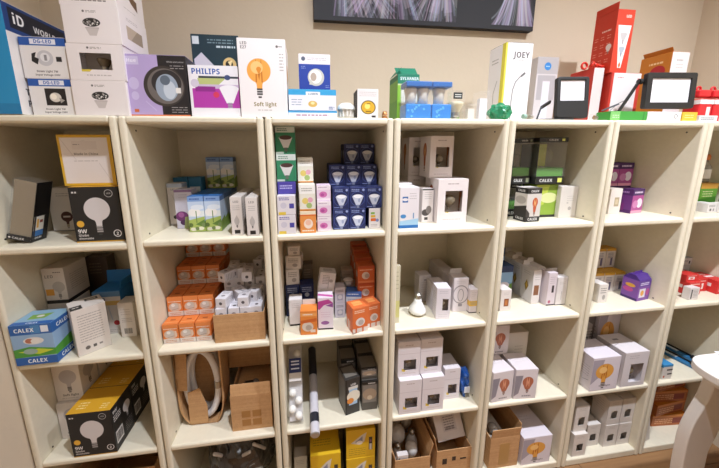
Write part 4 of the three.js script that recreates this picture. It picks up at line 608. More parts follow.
// =================================================================== fourth bookcase
const winFront = (g, logo = true) => { if (logo) g.fine('#b8a8a4', 32, 9, 36, 1, 4, 2.6); g.fine('#cbbcb8', 20, 90, 60, 1, 4, 2); };
kind('winlarge', 'bulb_carton', [.126, .178, .13], ['#e6dbd7', '#e6dbd7', '#e6dbd7'], { front: g => { winFront(g); g.p('#d8c23a', [28, 66], [42, 72], [36, 76], [26, 74]); }, side: g => { g.bulb('edison', 50, 34, 17, '#a5542c', '#8a5a3a', '#d8a060'); }, top: g => g.fine('#b8a8a4', 20, 40, 60, 2, 14) }, { window: [25, 26, 58, 48], bulb: 'globe', label: 'large white carton with cut-out window, under another of its kind' });
put('winlarge', 1.5905, LV[1], -.075); put('winlarge', 1.558, LV[1] + .1805, -.125, { w: .098, h: .166, d: .11, label: 'white windowed carton with amber bulb side, on top of the larger one' });
put('winlarge', 1.508, LV[1], -.26, { w: .08, h: .176, d: .11, label: 'white windowed carton in the back corner, lower one' }); put('winlarge', 1.508, LV[1] + .179, -.26, { w: .08, h: .168, d: .11, label: 'white windowed carton in the back corner, upper one' });
kind('whiteprint', 'bulb_carton', [.056, .139, .1], ['#dcd2cc', '#dcd2cc', '#dcd2cc'], { front: g => g.r('#3a3632', 0, 0, 100, 4).fine('#a8a09a', 20, 10, 60, 4, 6).e('#4a4440', 34, 70, 14, 10).e('#7a726c', 60, 62, 10, 12).r('#3a3632', 24, 84, 30, 8) }, { label: 'white carton with dark print between the blue-footed and windowed ones' });
put('whiteprint', 1.4975, LV[1], -.10, { w: .048 });
kind('bluefoot', 'bulb_carton', [.075, .156, .07], ['#e4dcdc', '#e4dcdc', '#e4dcdc'], { front: g => g.r('#2c5f9e', 14, 22, 28, 14).e('#e4dcdc', 28, 29, 7, 4).fine('#b4aaa8', 50, 14, 36, 3, 6).e('#4a8ac0', 20, 70, 7, 5).p('#a8cfe4', [0, 82], [100, 76], [100, 94], [0, 94]).r('#2a6cae', 0, 92, 100, 8).r('#6a90b4', 70, 62, 6, 14), side: g => g.r('#2a6cae', 0, 92, 100, 8) }, { label: 'white carton with blue foot and blue square mark' });
put('bluefoot', 1.3925, LV[1], -.024); put('bluefoot', 1.391, LV[1], -.1, { h: .163, label: 'white carton directly behind the blue-footed carton' });
{ // white reflector bulb standing on its face
  const g = thing('reflector_bulb', 'white reflector bulb standing on its face with cap upward', 'bulb', 1.475, LV[2], -.105); const s = 1.12;
  const b = new THREE.Group(); b.name = 'bulb'; b.position.set(0, .089 * s + .0006, 0); b.rotation.x = Math.PI; b.scale.setScalar(s); g.add(b); part('glass', headGeo('refl'), mGlassWhite, b); part('screw_cap', screwGeo(), mCap, b);
}
kind('slimwin', 'bulb_carton', [.058, .138, .06], ['#e0d8dc', '#e0d8dc', '#e0d8dc'], { front: g => { g.fine('#a8a0a8', 20, 8, 60, 2, 6).fine('#c0b8bc', 20, 84, 60, 2, 6); }, side: g => g.fine('#b0a8ac', 20, 20, 60, 8, 8) }, { window: [44, 34, 42, 38], label: 'slim white carton with small cut-out window beside the reflector bulb' });
put('slimwin', 1.565, LV[2], -.05, { ry: -8 });
kind('slimwhite', 'bulb_carton', [.058, .128, .06], ['#d9d1d4', '#d9d1d4', '#d9d1d4'], { front: g => g.r('#8e868c', 40, 14, 20, 5).fine('#b8b0b4', 18, 26, 60, 6, 9), side: g => g.fine('#b8b0b4', 18, 26, 60, 6, 9) }, { group: 'slim white cartons in a file' });
put('slimwhite', 1.575, LV[2], -.122, { label: 'slim white carton just behind the small windowed carton' }); put('slimwhite', 1.548, LV[2], -.205, { label: 'slim white carton at the back of the windowed file' });
kind('bulboutline', 'bulb_carton', [.066, .156, .06], ['#dcd2d2', '#dcd2d2', '#dcd2d2'], { front: g => g.o('#8a8284', 50, 48, 22, 2.6, 26).o('#8a8284', 50, 50, 8, 1.6, 18).r('#9a9294', 36, 76, 28, 8).fine('#b8b0b0', 20, 8, 60, 2, 5) }, { tab: true, label: 'white carton with outlined bulb and hanging tab' });
put('bulboutline', 1.666, LV[2], -.095, { ry: -3 });
for (let r = 0; r < 4; r++) put('slimwhite', 1.667, LV[2], -.162 - r * .053, { w: .056, h: .14, d: .052, label: 'slim white carton in the file behind the outlined-bulb carton', group: 'slim white cartons behind the outlined bulb' });
kind('yellowband', 'bulb_carton', [.034, .11, .05], ['#dccfcc', '#dccfcc', '#dccfcc'], { front: g => g.r('#e0b24a', 0, 48, 100, 22).e('#c9a86a', 50, 58, 14, 8).fine('#b0a6a2', 20, 12, 60, 3, 7).r('#2c2a34', 0, 96, 100, 4), side: g => g.r('#e0b24a', 0, 48, 100, 22).r('#2c2a34', 0, 96, 100, 4) }, { label: 'narrow white carton with yellow band, against bookcase side', group: 'narrow yellow-banded cartons' });
for (let r = 0; r < 3; r++) put('yellowband', 1.7165, LV[2], -.075 - r * .055);
kind('edgeyellow', 'bulb_carton', [.028, .25, .05], '#cfc7ac', { front: g => g.r('#d2cc86', 0, 60, 100, 30).fine('#a8a080', 20, 10, 60, 5, 7), side: g => g.r('#d2cc86', 0, 60, 100, 30) }, { label: 'narrow pale yellow carton hugging the bookcase side' });
put('edgeyellow', 1.361, LV[2], -.05);
kind('winmid', 'bulb_carton', [.097, .163, .1], ['#ded5d6', '#ded5d6', '#ded5d6'], { front: g => { winFront(g); g.r('#c4b8b8', 0, 34, 100, 1).p('#d8b848', [18, 76], [36, 80], [32, 86], [18, 84]); }, side: g => g.fine('#b0a6a6', 20, 20, 60, 6, 8) }, { window: [26, 52, 56, 30], bulb: 'globe' });
[[1.4225, 0, -.012, 'white windowed carton, lower front one beside bookcase side'], [1.5245, 0, -.015, 'white windowed carton, lower front one in the middle'], [1.4195, 1, -.035, 'white windowed carton, upper one above bookcase-side carton'], [1.5205, 1, -.04, 'white windowed carton, upper one above the middle carton'], [1.4225, 0, -.125, 'white windowed carton, lower one in the second rank']].forEach(([x, k, z, l]) => put('winmid', x + (k ? .0 : 0), LV[3] + k * .165, z, { label: l, group: 'white windowed cartons stacked two high' }));
put('winmid', 1.6345, LV[3], -.06, { w: .074, h: .155, label: 'narrower white windowed carton beside the blue bag' });
{ const g = thing('blue_bag', 'small crumpled bright blue plastic bag beside windowed cartons', 'bag', 1.7015, LV[3] + .0005, -.09);
  const geo = new THREE.IcosahedronGeometry(1, 4), p = geo.attributes.position, v = new THREE.Vector3(); for (let i = 0; i < p.count; i++) { v.fromBufferAttribute(p, i); const s = 1 + .14 * Math.sin(v.x * 6 + v.y * 5) + .1 * Math.sin(v.z * 9 + 2) + .08 * Math.sin(v.y * 13); p.setXYZ(i, Math.max(-.022, Math.min(.022, v.x * s * .024)), Math.max(0, .066 + v.y * s * .066), v.z * s * .04); } geo.computeVertexNormals();
  part('film', geo, std(0x2458a8, .3), g); part('white_print', bx(.026, .03, .002), std(0xd8dce4, .5), g, 0, .05, .043); }
// open boxes below
openBox('open cardboard box full of loose bulbs', 1.452, LV[4], -.025, .165, .118, .3, { flaps: [[.05, .35, 'left'], [.06, .25, 'right']] });
[[-.045, -.01, 0, 'a60', 'white bulb with cap up at front of the bulb box'], [.02, .0, Math.PI, 'a60', 'white bulb with crown up at front of the bulb box'], [-.03, -.085, Math.PI, 'globe', 'white globe bulb in the middle of the bulb box'], [.046, -.065, 0, 'a60', 'white bulb against the wall of the bulb box'], [-.025, -.17, Math.PI, 'globe', 'white globe bulb at back of the bulb box'], [.045, -.15, Math.PI, 'a60', 'white bulb at back of the bulb box']].forEach(([x, z, up, k, label], i) => {
  const H = PROFILE[k][PROFILE[k].length - 1][1], g = thing('loose_bulb', label, 'bulb', 1.452 + x, LV[4] + .006 + (i % 2 ? .004 : 0), -.1 + z), b = new THREE.Group(); b.name = 'bulb'; g.add(b);
  if (!up) { b.rotation.x = Math.PI; b.position.y = H; } part('glass', headGeo(k), std(0xd8d2cc, .2), b); part('screw_cap', screwGeo(), mCap, b);
});
kind('smallflat', 'bulb_carton', [.045, .09, .03], '#d9d0cc', { front: g => g.r('#4a4644', 10, 10, 14, 80).fine('#8a827e', 34, 14, 50, 6, 12, 4) }, { label: 'small white carton tucked in the bulb box' });
put('smallflat', 1.408, LV[4] + .006, -.034, { h: .125, w: .05, d: .022 });
openBox('open cardboard box with printed marks, holding a tilted white carton', 1.650, LV[4], -.025, .168, .135, .31, { flaps: [[.07, .2, 'left']], marks: [[-.045, .075, .022, .03], [.0, .085, .018, .022], [.045, .08, .03, .008]] });
kind('shipwhite', 'lamp_carton', [.138, .17, .09], '#e0d8d8', { front: g => g.r('#cfc8ca', 26, 34, 50, 46).fine('#8a8286', 32, 44, 38, 6, 6, 2.4).bars('#6a6468', 34, 68, 34, 8).p('#2c2828', [70, 24], [90, 22], [90, 34], [84, 34], [84, 29], [75, 30], [75, 35], [70, 35]), side: g => g.fine('#a8a0a2', 20, 30, 60, 4, 8) }, { label: 'white carton with shipping label, tilted in the printed cardboard box' });
put('shipwhite', 1.66, LV[4] + .118, -.062, { rx: -30, rz: 5 });

// =================================================================== fifth bookcase
function clearCarton(label, x, y, z, w, h, d, tint, name, o = {}) {
  const g = thing('clear_window_carton', label, 'carton', x, y + .0004, z - d / 2, (o.ry || 0) * D2R, o.group), black = std(0x20211f, .45);
  part('clear_body', bx(w, h - .02, d), mFilm, g, 0, h / 2 + .008, 0);
  const [c, k] = canvas(192, 48); k.fillStyle = '#1d1e1c'; k.fillRect(0, 0, 192, 48); k.fillStyle = '#e4e4de'; k.font = 'bold 30px sans-serif'; k.textBaseline = 'middle'; k.fillText(name, 24, 25); k.fillStyle = tint; k.fillRect(150, 8, 30, 32);
  part('black_foot', bx(w + .001, .032, d + .001), black, g, 0, .016, 0); part('name_strip', bx(w, .028, .0008), std(0xffffff, .45, { map: tex(c) }), g, 0, .016, d / 2 + .001);
  part('black_rim', bx(w + .001, .018, d + .001), black, g, 0, h - .009, 0); part('name_strip', bx(w * .7, .014, .0008), std(0xffffff, .45, { map: tex(c) }), g, .01, h - .009, d / 2 + .001); part('back_card', bx(w - .004, h - .05, .0015), std(tint, .7), g, 0, h / 2, -d / 2 + .004); part('side_card', bx(.0015, h - .05, d - .006), std(o.side ?? 0x2a2c28, .6), g, -w / 2 + .003, h / 2, 0);
  part('green_card', bx(w - .006, .035, d - .01), std(0x4f8f2c, .6), g, 0, .05, 0); bulbParts(g, 'globe', 0, .05, 0, Math.min(1, w / .11) * .85, 0, 0, mClear); return g;
}
clearCarton('lower clear-window carton with black foot hidden behind the black and white one', 1.915, LV[1], -.15, .09, .145, .12, '#6f8a4a', 'CALEX', {});
clearCarton('green-lit clear-window carton reading CALEX on top of the green carton', 2.030, LV[1] + .148, -.095, .13, .192, .11, '#d8dc6a', 'CALEX', { side: 0x3a3e34 });
clearCarton('dark clear-window carton beside the green-lit one, upper of its pair', 1.915, LV[1] + .148, -.12, .085, .19, .11, '#8a9070', 'CALEX');
kind('greencard', 'bulb_carton', [.075, .143, .12], ['#8aa83a', '#8aa83a', '#8aa83a'], { front: g => g.p('#b8c84a', [0, 0], [60, 0], [40, 60], [0, 70]).e('#d8dc9a', 60, 40, 20, 16).r('#2b2c26', 0, 92, 100, 8), side: g => g.r('#2b2c26', 0, 92, 100, 8) }, { label: 'green carton between the black and white carton and the plain white one' });
put('greencard', 2.040, LV[1], -.11, { w: .105 });
kind('calexblack', 'bulb_carton', [.068, .139, .066], ['#d2cac2', '#d2cac2', '#d2cac2'], { front: g => g.r('#1e1c1b', 0, 0, 100, 16).t('CALEX', '#e6e2de', 50, 8.5, 9).bulb('edison', 58, 42, 13, '#b8502c', '#6a3a24', '#e8b070').p('#3a3430', [0, 60], [26, 74], [26, 84], [0, 84]).r('#1e1c1b', 0, 84, 100, 16).t('CALEX', '#e6e2de', 50, 92, 11), side: g => g.r('#1e1c1b', 0, 0, 100, 16).t('CALEX', '#e6e2de', 50, 8.5, 9).r('#1e1c1b', 0, 84, 100, 16).t('CALEX', '#e6e2de', 50, 92, 10).e('#b0a8a0', 50, 36, 20, 12).p('#2c2826', [0, 60], [100, 50], [100, 84], [0, 84]), top: g => g.r('#1e1c1b', 0, 70, 100, 30) }, { label: 'black and white carton with red filament bulb reading CALEX' });
put('calexblack', 1.925, LV[1], -.042, { ry: 4 });
kind('plaincube', 'bulb_carton', [.086, .135, .09], ['#d6cec4', '#d6cec4', '#d6cec4'], { front: g => g.e('#a8a098', 60, 70, 6).fine('#b4aca4', 40, 30, 40, 3, 7).r('#b4aca4', 40, 50, 10, 4), side: g => g.fine('#c4bcb2', 30, 40, 40, 2, 8) }, { label: 'plain white carton standing beside the green carton' });
put('plaincube', 2.130, LV[1], -.09, { w: .082 });
kind('bluegreen', 'bulb_carton', [.07, .17, .07], ['#6f9ac4', '#6f9ac4', '#2c4a78'], { front: g => g.r('#23345c', 0, 0, 100, 18).r('#8ab0d6', 0, 18, 100, 30).p('#5f8a2c', [0, 66], [100, 50], [100, 100], [0, 100]).p('#a8b83a', [30, 76], [100, 66], [100, 86]).e('#d9d4e2', 40, 56, 16, 10) }, { label: 'blue and green carton at the back beside the tabbed white files' });
put('bluegreen', 1.925, LV[2], -.16); put('bluegreen', 1.93, LV[2], -.235, { h: .23, label: 'taller blue and green carton in the back corner' });
kind('amberwin', 'bulb_carton', [.04, .162, .076], ['#dcd4d0', '#dcd4d0', '#dcd4d0'], { front: g => g.fine('#a8a09a', 20, 12, 60, 3, 7).r('#8a5a3a', 20, 44, 60, 30), side: g => g.p('#9a7a2c', [50, 34], [66, 52], [50, 70], [34, 52]).p('#d8b050', [50, 42], [58, 52], [50, 62], [42, 52]).fine('#b0a8a2', 20, 10, 60, 2, 6) }, { tab: true, label: 'white carton with amber diamond side and hanging tab, in a file', group: 'tabbed cartons with amber diamonds' });
for (let r = 0; r < 3; r++) { put('amberwin', 2.043, LV[2], -.108 - r * .079); put('amberwin', 2.086, LV[2], -.137 - r * .079); }
kind('pinkedge', 'bulb_carton', [.05, .158, .05], ['#d9ccd0', '#d9ccd0', '#d9ccd0'], { front: g => g.r('#3a2f33', 48, 38, 26, 22).fine('#a89aa0', 18, 12, 60, 4, 6).r('#3a2f33', 0, 96, 100, 4).e('#b8607a', 34, 88, 5) }, { label: 'pinkish white carton with small dark square' });
put('pinkedge', 2.0995, LV[2], -.083, { w: .042 });
kind('shoulder', 'bulb_carton', [.06, .135, .06], ['#dcd4d0', '#dcd4d0', '#dcd4d0'], { front: g => g.fine('#a8a09a', 20, 16, 60, 2, 6).l('#9a928e', 1.6, [50, 50], [50, 80]).r('#2c2826', 0, 97, 100, 3), side: g => g.r('#2c2826', 0, 97, 100, 3) }, { tab: true, label: 'white carton with thin printed line and tab, nearest the bookcase side' });
put('shoulder', 2.1485, LV[2], -.08, { w: .05 });
kind('brownwin', 'bulb_carton', [.052, .1, .055], ['#e0d6d0', '#e0d6d0', '#e0d6d0'], { front: g => { g.r('#8a4a24', 34, 42, 44, 36).r('#b87038', 44, 48, 24, 24).fine('#b0a69e', 24, 14, 50, 2, 7); } }, { label: 'small white carton with brown picture, at the bookcase side' });
put('brownwin', 1.866, LV[2], -.07, { w: .05 });
kind('copper', 'bulb_carton', [.104, .15, .11], ['#ddd3d4', '#ddd3d4', '#ddd3d4'], { front: g => g.p('#8f8890', [0, 20], [34, 20], [20, 80], [0, 90]).bulb('a60', 58, 42, 17, '#b0674a', '#7a4a38', '#e0a080').fine('#8a8284', 36, 88, 40, 1, 4, 4), side: g => g.fine('#b0a6a6', 20, 20, 60, 5, 9), top: g => g.fine('#c4baba', 30, 40, 40, 2, 10) }, {});
[[1.852, 0, -.016, 4, 'white carton with copper bulb, front one at bookcase side'], [1.964, 0, -.013, -4, 'white carton with copper bulb, front one away from bookcase side'], [1.875, 0, -.145, 0, 'white carton with copper bulb, lower one in the rear rank'], [1.890, 1, -.12, 0, 'white carton with copper bulb, upper one in the rear rank']].forEach(([x, k, z, ry, l]) => put('copper', x, LV[3] + k * .152, z, { ry, label: l, group: 'white cartons with copper bulbs' }));
put('plaincube', 2.01, LV[3], -.145, { w: .11, h: .24, d: .1, label: 'plain white carton standing behind the copper-bulb cartons' });
openBox('tall open cardboard box with taped front', 1.898, LV[4], -.018, .148, .17, .26, { flaps: [[.05, .12, 'front'], [.06, .1, 'right']], tape: true });
{ const g = thing('loose_bulb', 'clear round bulb peeping out of the taped cardboard box', 'bulb', 1.87, LV[4] + .165, -.075); g.rotation.x = .4; part('glass', new THREE.SphereGeometry(.024, 20, 16), std(0xb8b4b0, .1, { metalness: .2 }), g); part('screw_cap', cyl(.012, .012, .025, 14), mCap, g, 0, -.032, 0); }
put('plaincube', 1.88, LV[4] + .005, -.06, { w: .1, h: .13, d: .15, label: 'plain carton inside the taped cardboard box' });
kind('ambersoft', 'globe_bulb_carton', [.16, .225, .16], ['#ddd3d8', '#ddd3d8', '#ddd3d8'], { front: g => g.p('#a89ea8', [0, 6], [40, 6], [26, 60], [0, 80]).bulb('globe', 46, 42, 23, '#e0a048', '#6a5a4a', '#b8681c').e('#f0c078', 40, 38, 10).t('Soft light', '#7a7276', 54, 86, 7), side: g => g.fine('#a89ea4', 60, 30, 30, 5, 7).l('#8a8288', 1.2, [70, 76], [90, 70]), top: g => g.fine('#c4babe', 30, 44, 40, 2, 8) }, { px: 260 });
put('ambersoft', 2.0645, LV[4], -.012, { h: .152, w: .15, d: .2, label: 'large white carton with amber globe, beside the taped cardboard box' }); put('ambersoft', 2.058, LV[4], -.222, { h: .185, w: .15, d: .13, label: 'white carton with amber globe hidden behind its twin' });

// =================================================================== sixth bookcase
kind('purple', 'bulb_carton', [.078, .112, .075], ['#a8488a', '#4f2360', '#45205a'], { front: g => g.r('#45205a', 0, 0, 100, 26).fine('#e0d0e4', 12, 10, 70, 1, 6, 7).e('#e6dce4', 66, 58, 17, 20).e('#c880b0', 30, 62, 16).r('#e8a0b8', 0, 88, 100, 12), side: g => g.r('#6a3078', 0, 26, 100, 60).fine('#a880b4', 18, 10, 60, 1, 6, 7).r('#7a2a74', 10, 60, 50, 30) }, {});
put('purple', 2.517, LV[1], -.118, { ry: 10, label: 'purple bulb carton standing alone in front' });
put('purple', 2.484, LV[1], -.222, { label: 'purple bulb carton, lower one of the rear pile' }); put('purple', 2.484, LV[1] + .1135, -.222, { w: .07, label: 'purple bulb carton, upper one of the rear pile' }); put('purple', 2.563, LV[1] + .1135, -.225, { label: 'purple bulb carton, upper one beside the rear pile' }); put('purple', 2.563, LV[1], -.225, { label: 'purple bulb carton, lower one supporting the upper one at back' });
kind('palewin', 'bulb_carton', [.06, .116, .06], ['#e0d6ce', '#e0d6ce', '#e0d6ce'], { front: g => g.r('#a8987c', 40, 34, 40, 36).r('#c8b898', 48, 42, 24, 20) }, { label: 'white carton with beige picture beside the purple cartons' });
put('palewin', 2.401, LV[1], -.12);
kind('yellowtop', 'bulb_carton', [.058, .1, .055], ['#d6ccc4', '#d6ccc4', '#d09a2c'], { front: g => g.r('#d09a2c', 0, 0, 100, 12).fine('#8a828e', 20, 22, 56, 4, 8, 4).r('#6a6480', 50, 50, 22, 40) }, { label: 'white carton with yellow top in the small block', group: 'yellow-topped white cartons' });
for (let c = 0; c < 3; c++) put('yellowtop', 2.428 + c * .0605, LV[2], -.16); for (let c = 0; c < 3; c++) put('yellowtop', 2.428 + c * .0605, LV[2], -.222);
for (let c = 0; c < 2; c++) put('yellowtop', 2.494 + c * .058, LV[2] + .1015, -.222, { w: .055 });
kind('violethouse', 'bulb_carton', [.105, .1, .066], ['#7a4a9c', '#7a4a9c', '#4a2a7c'], { front: g => g.r('#5a3290', 0, 0, 100, 30).fine('#e4dcf0', 12, 10, 70, 2, 8, 5).r('#dcd4e0', 12, 40, 50, 44).e('#e0a048', 36, 62, 14).e('#b04a8a', 80, 60, 14, 18), side: g => g.e('#d9a03a', 50, 30, 20, 9).e('#b8488c', 40, 52, 20, 12).r('#3f2468', 0, 88, 100, 12) }, { label: 'violet carton with gabled top and picture front' });
{ const g = put('violethouse', 2.5665, LV[2], -.062, { ry: 9, w: .084 }); const s = new THREE.Shape([[-.033, 0], [.033, 0], [.014, .022], [-.014, .022]].map(p => new THREE.Vector2(...p))), e = new THREE.ExtrudeGeometry(s, { depth: .08, bevelEnabled: false }); e.rotateY(Math.PI / 2); part('gable_top', e, std(0x4a2a7c, .5), g, -.04, .1014, 0); part('handle', bx(.05, .012, .002), std(0x5a3590, .5), g, 0, .129, 0); }
put('whitebox', 2.357, LV[2], -.07, { w: .046, h: .09, label: 'small white carton at the bookcase side, beside yellow-topped cartons' });
put('ambersoft', 2.363, LV[3], -.006, { w: .145, h: .172, d: .13, label: 'white carton with amber globe, front one beside the windowed carton' });
kind('winside', 'globe_bulb_carton', [.138, .212, .16], ['#ddd4d4', '#ddd4d4', '#ddd4d4'], { front: g => g.fine('#b0a6a6', 20, 10, 40, 2, 6), top: g => g.r('#8a8284', 30, 26, 24, 8).l('#a89ea0', 1.4, [0, 60], [30, 50]) }, { window: [30, 34, 54, 54], bulb: 'globe', label: 'white carton with cut-out window beside the amber globe carton' });
put('winside', 2.524, LV[3], -.008, { w: .13, h: .18, d: .14 });
put('ambersoft', 2.548, LV[3], -.17, { w: .125, h: .29, d: .12, label: 'tall carton with amber globe standing at the back' });
kind('darkprint', 'globe_bulb_carton', [.12, .27, .14], '#6a605c', { front: g => g.p('#3a3230', [0, 0], [50, 0], [30, 60], [0, 70]).p('#a8a09c', [56, 10], [90, 20], [80, 50], [60, 40]).fine('#cfc8c4', 50, 30, 40, 4, 6, 3) }, { label: 'dark printed carton at the back beside the tall amber globe carton' });
put('darkprint', 2.42, LV[3], -.185);
kind('winsmall', 'bulb_carton', [.074, .126, .08], ['#dcd3ca', '#dcd3ca', '#dcd3ca'], { front: g => g.fine('#b0a69c', 24, 10, 50, 2, 6), side: g => g.fine('#b0a69c', 24, 16, 50, 5, 9) }, { window: [28, 44, 46, 32], bulb: 'a60', glass: mGlassWhite, group: 'small white windowed cartons on the bottom board', label: 'small white windowed carton on the bottom board' });
[[2.498, -.036], [2.576, -.036], [2.300, -.014], [2.412, -.05]].forEach(([x, z]) => put('winsmall', x, LV[4], z)); [[2.498, -.038], [2.576, -.038], [2.305, -.03]].forEach(([x, z]) => put('winsmall', x, LV[4] + .128, z, { h: .14 }));
[[2.498, -.12], [2.576, -.12], [2.32, -.12]].forEach(([x, z]) => put('winsmall', x, LV[4], z - .002));

// =================================================================== corner bookcase
{ const g = thing('spray_bottle', 'clear bottle with orange cap in the corner bookcase', 'bottle', 2.972, LV[1] + .127, -.2); part('bottle', lathe([[0, 0], [.026, 0], [.028, .01], [.028, .075], [.014, .1], [.012, .112], [0, .112]], 24), new THREE.MeshPhysicalMaterial({ color: 0xd8d6c8, roughness: .12, transmission: .7, thickness: 0 }), g); part('cap', lathe([[0, .11], [.017, .11], [.018, .128], [.012, .138], [0, .14]], 20), std(0xc9702c, .4), g); part('label', cyl(.0285, .0285, .045, 24, true), std(0xded8cc, .6), g, 0, .042, 0); }
kind('greenorange', 'bulb_carton', [.1, .125, .11], ['#5f9a2c', '#5f9a2c', '#cf9a3c'], { front: g => g.r('#d8a03c', 0, 0, 100, 20).fine('#e8e4b0', 14, 30, 60, 3, 9, 3).p('#3f7a1e', [0, 60], [100, 50], [100, 100], [0, 100]) }, { label: 'green carton with orange top under the clear bottle' });
put('greenorange', 2.955, LV[1], -.15);
kind('whitepattern', 'bulb_carton', [.05, .052, .055], '#dcd6d2', { front: g => { g.fine('#8a8684', 10, 16, 70, 2, 14, 8); g.r('#5a5856', 24, 56, 20, 28).r('#8a8684', 60, 56, 16, 28); } }, { label: 'small white carton with grey marks in the corner bookcase', group: 'small white cartons in the corner bookcase' });
for (const [x, y, z] of [[2.87, 0, -.075], [2.922, 0, -.05], [2.974, 0, -.05], [3.026, 0, -.05]]) put('whitepattern', x, LV[1], z, { h: .042 });
{ const g = thing('black_tray', 'shallow black tray resting on the small white cartons', 'tray', 3.0, LV[1] + .0437, -.079); part('base', rbx(.1, .004, .055, .0015), std(0x23252c, .4), g, 0, .0025, 0); for (const s of [-1, 1]) part('rim', rbx(.1, .016, .004, .0015), std(0x23252c, .4), g, 0, .009, s * .0265); }
kind('redwhitebox', 'bulb_carton', [.072, .066, .11], ['#cf2f2c', '#cf2f2c', '#cf2f2c'], { front: g => g.r('#e6dcd8', 18, 34, 50, 46).e('#d86a60', 44, 58, 14).fine('#f0c8c0', 12, 12, 70, 1, 6, 7), top: g => g.r('#e6dcd8', 10, 40, 80, 14).fine('#f0c8c0', 12, 14, 60, 2, 10, 5), side: g => g.r('#e6dcd8', 8, 30, 70, 26) }, { label: 'red and white carton lying in the corner bookcase', group: 'red and white cartons in the corner bookcase' });
put('redwhitebox', 2.868, LV[2], -.07); put('redwhitebox', 2.945, LV[2], -.095); put('redwhitebox', 3.018, LV[2], -.06, { w: .064 }); put('redwhitebox', 2.866, LV[2] + .0675, -.085, { h: .03 });
kind('whitegreen', 'bulb_carton', [.13, .05, .08], ['#cfccc6', '#cfccc6', '#a8a8a4'], { front: g => g.p('#5f9a3a', [0, 40], [34, 40], [28, 100], [0, 100]).fine('#6a6a68', 40, 30, 40, 2, 16, 6).r('#3a3c40', 84, 40, 8, 40) }, {});
put('whitegreen', 2.985, LV[2], -.215, { h: .085, label: 'white and green carton at the back of the corner bookcase' }); put('whitegreen', 2.99, LV[2] + .0865, -.215, { h: .04, label: 'grey-topped flat carton lying on the white and green one' });
put('smallflat', 2.806, LV[2], -.03, { w: .05, h: .06, label: 'small white carton at the front of the corner bookcase' });
{ for (const [x, z, ry, l] of [[3.02, -.17, 1.5, 'bright blue flat tool pack lying rearmost on the low shelf'], [2.955, -.13, 1.45, 'bright blue flat tool pack lying foremost on the low shelf']]) { const g = thing('tool_pack', l, 'pack', x, LV[3], z, -ry); part('card', rbx(.17, .014, .03, .003), std(0x2f6f9c, .5), g, 0, .0078, 0); part('white_print', bx(.06, .001, .018), std(0xcfd8da, .5), g, -.03, .0155, 0); part('black_handle', rbx(.16, .008, .008, .003), std(0x16181c, .4), g, 0, .0195, -.01); part('grip_end', rbx(.03, .018, .02, .006), std(0x16181c, .4), g, .07, .0245, .004); } }
kind('whiteblue', 'bulb_carton', [.056, .078, .06], ['#dcd4cc', '#dcd4cc', '#3a86b8'], { front: g => g.r('#3a86b8', 0, 0, 100, 12).r('#26221f', 40, 30, 60, 10).r('#26221f', 50, 60, 50, 9).r('#b8502c', 12, 74, 16, 14), side: g => g.r('#3a86b8', 0, 0, 100, 18) }, { label: 'white carton with black bars and blue top, on the low corner shelf' });
put('whiteblue', 2.735, LV[3], -.02);
kind('amberpack', 'filament_bulb_carton', [.2, .066, .17], ['#b8662c', '#b8662c', '#d98c34'], { front: g => g.r('#d8863a', 0, 0, 100, 18).fine('#e8b890', 8, 34, 80, 3, 18, 7).r('#8a2f1e', 60, 28, 30, 50), top: g => g.p('#e09a3a', [0, 0], [100, 0], [80, 60], [0, 80]).fine('#f0c890', 10, 70, 70, 2, 9, 4) }, { label: 'amber and red flat carton in the low pile of the corner bookcase', group: 'amber and red flat cartons piled low' });
for (let k = 0; k < 4; k++) put('amberpack', 2.932 + (k % 2) * .008, LV[4] + k * .068, -.09 - k * .008, { ry: (k % 2 ? 4 : -4) });
{ const g = thing('paper_sheet', 'white sheet of paper leaning on the amber flat cartons', 'paper', 2.715, LV[4], -.045); part('sheet', bx(.06, .19, .0012), std(0xd8cfc4, .8), g, 0, .097, 0, -.14, .2, 0); }

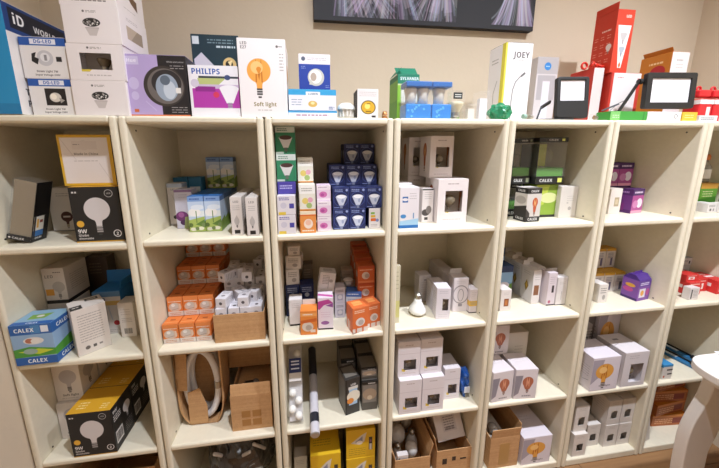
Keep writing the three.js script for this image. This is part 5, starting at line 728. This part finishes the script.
// =================================================================== white table by the right wall
{
  const g = thing('white_table', 'white table with rounded top and curved panel leg', 'table', 2.735, 0, .7), paint = std(0xe6dfd7, .4);
  const s = new THREE.Shape(), X = .345, Z0 = -.478, Z1 = .48, r = .09; s.moveTo(-X + r, -Z1); s.lineTo(X, -Z1); s.lineTo(X, -Z0); s.lineTo(-X + r, -Z0); s.quadraticCurveTo(-X, -Z0, -X, -Z0 - r); s.lineTo(-X, -Z1 + r); s.quadraticCurveTo(-X, -Z1, -X + r, -Z1);
  const top = new THREE.ExtrudeGeometry(s, { depth: .02, bevelEnabled: true, bevelThickness: .006, bevelSize: .006, bevelSegments: 4, curveSegments: 20 }); top.rotateX(-Math.PI / 2); part('table_top', top, paint, g, 0, .732, 0);
  const s2 = new THREE.Shape(); const q = X - .02, r2 = .075; s2.moveTo(-q + r2, -Z1 + .02); s2.lineTo(q, -Z1 + .02); s2.lineTo(q, -Z0 - .02); s2.lineTo(-q + r2, -Z0 - .02); s2.quadraticCurveTo(-q, -Z0 - .02, -q, -Z0 - .02 - r2); s2.lineTo(-q, -Z1 + .02 + r2); s2.quadraticCurveTo(-q, -Z1 + .02, -q + r2, -Z1 + .02);
  const ap = new THREE.ExtrudeGeometry(s2, { depth: .02, bevelEnabled: false, curveSegments: 16 }); ap.rotateX(-Math.PI / 2); part('underframe', ap, paint, g, 0, .705, 0);
  const leg = new THREE.Shape(); leg.moveTo(-.27, 0); leg.bezierCurveTo(-.28, .15, -.298, .25, -.301, .38); leg.bezierCurveTo(-.308, .50, -.27, .53, -.25, .60); leg.bezierCurveTo(-.24, .64, -.238, .68, -.236, .705); leg.lineTo(-.2, .705); leg.bezierCurveTo(-.2, .62, -.17, .52, -.172, .455); leg.bezierCurveTo(-.175, .40, -.2, .38, -.196, .33); leg.bezierCurveTo(-.19, .2, -.18, .1, -.18, 0); leg.lineTo(-.27, 0);
  const lg = new THREE.ExtrudeGeometry(leg, { depth: .028, bevelEnabled: true, bevelThickness: .005, bevelSize: .005, bevelSegments: 3, curveSegments: 18 });
  part('panel_leg', lg, paint, g, 0, .006, -.466); part('panel_leg', lg, paint, g, 0, .006, .43);
  part('panel_leg', lg, paint, g, .42, .006, -.466); part('panel_leg', lg, paint, g, .42, .006, .43);
}
{ const g = thing('glossy_leaflet', 'glossy blue and white leaflet lying on the white table', 'leaflet', 2.60, .7585, .27, -.2); part('paper', rbx(.13, .002, .09, .0008), std(0xdfe4ea, .25), g, 0, .0015, 0); part('blue_picture', bx(.09, .0006, .045), std(0x8fa8c0, .3), g, .005, .003, .01); }
shade(scene);
renderer.render(scene, camera);
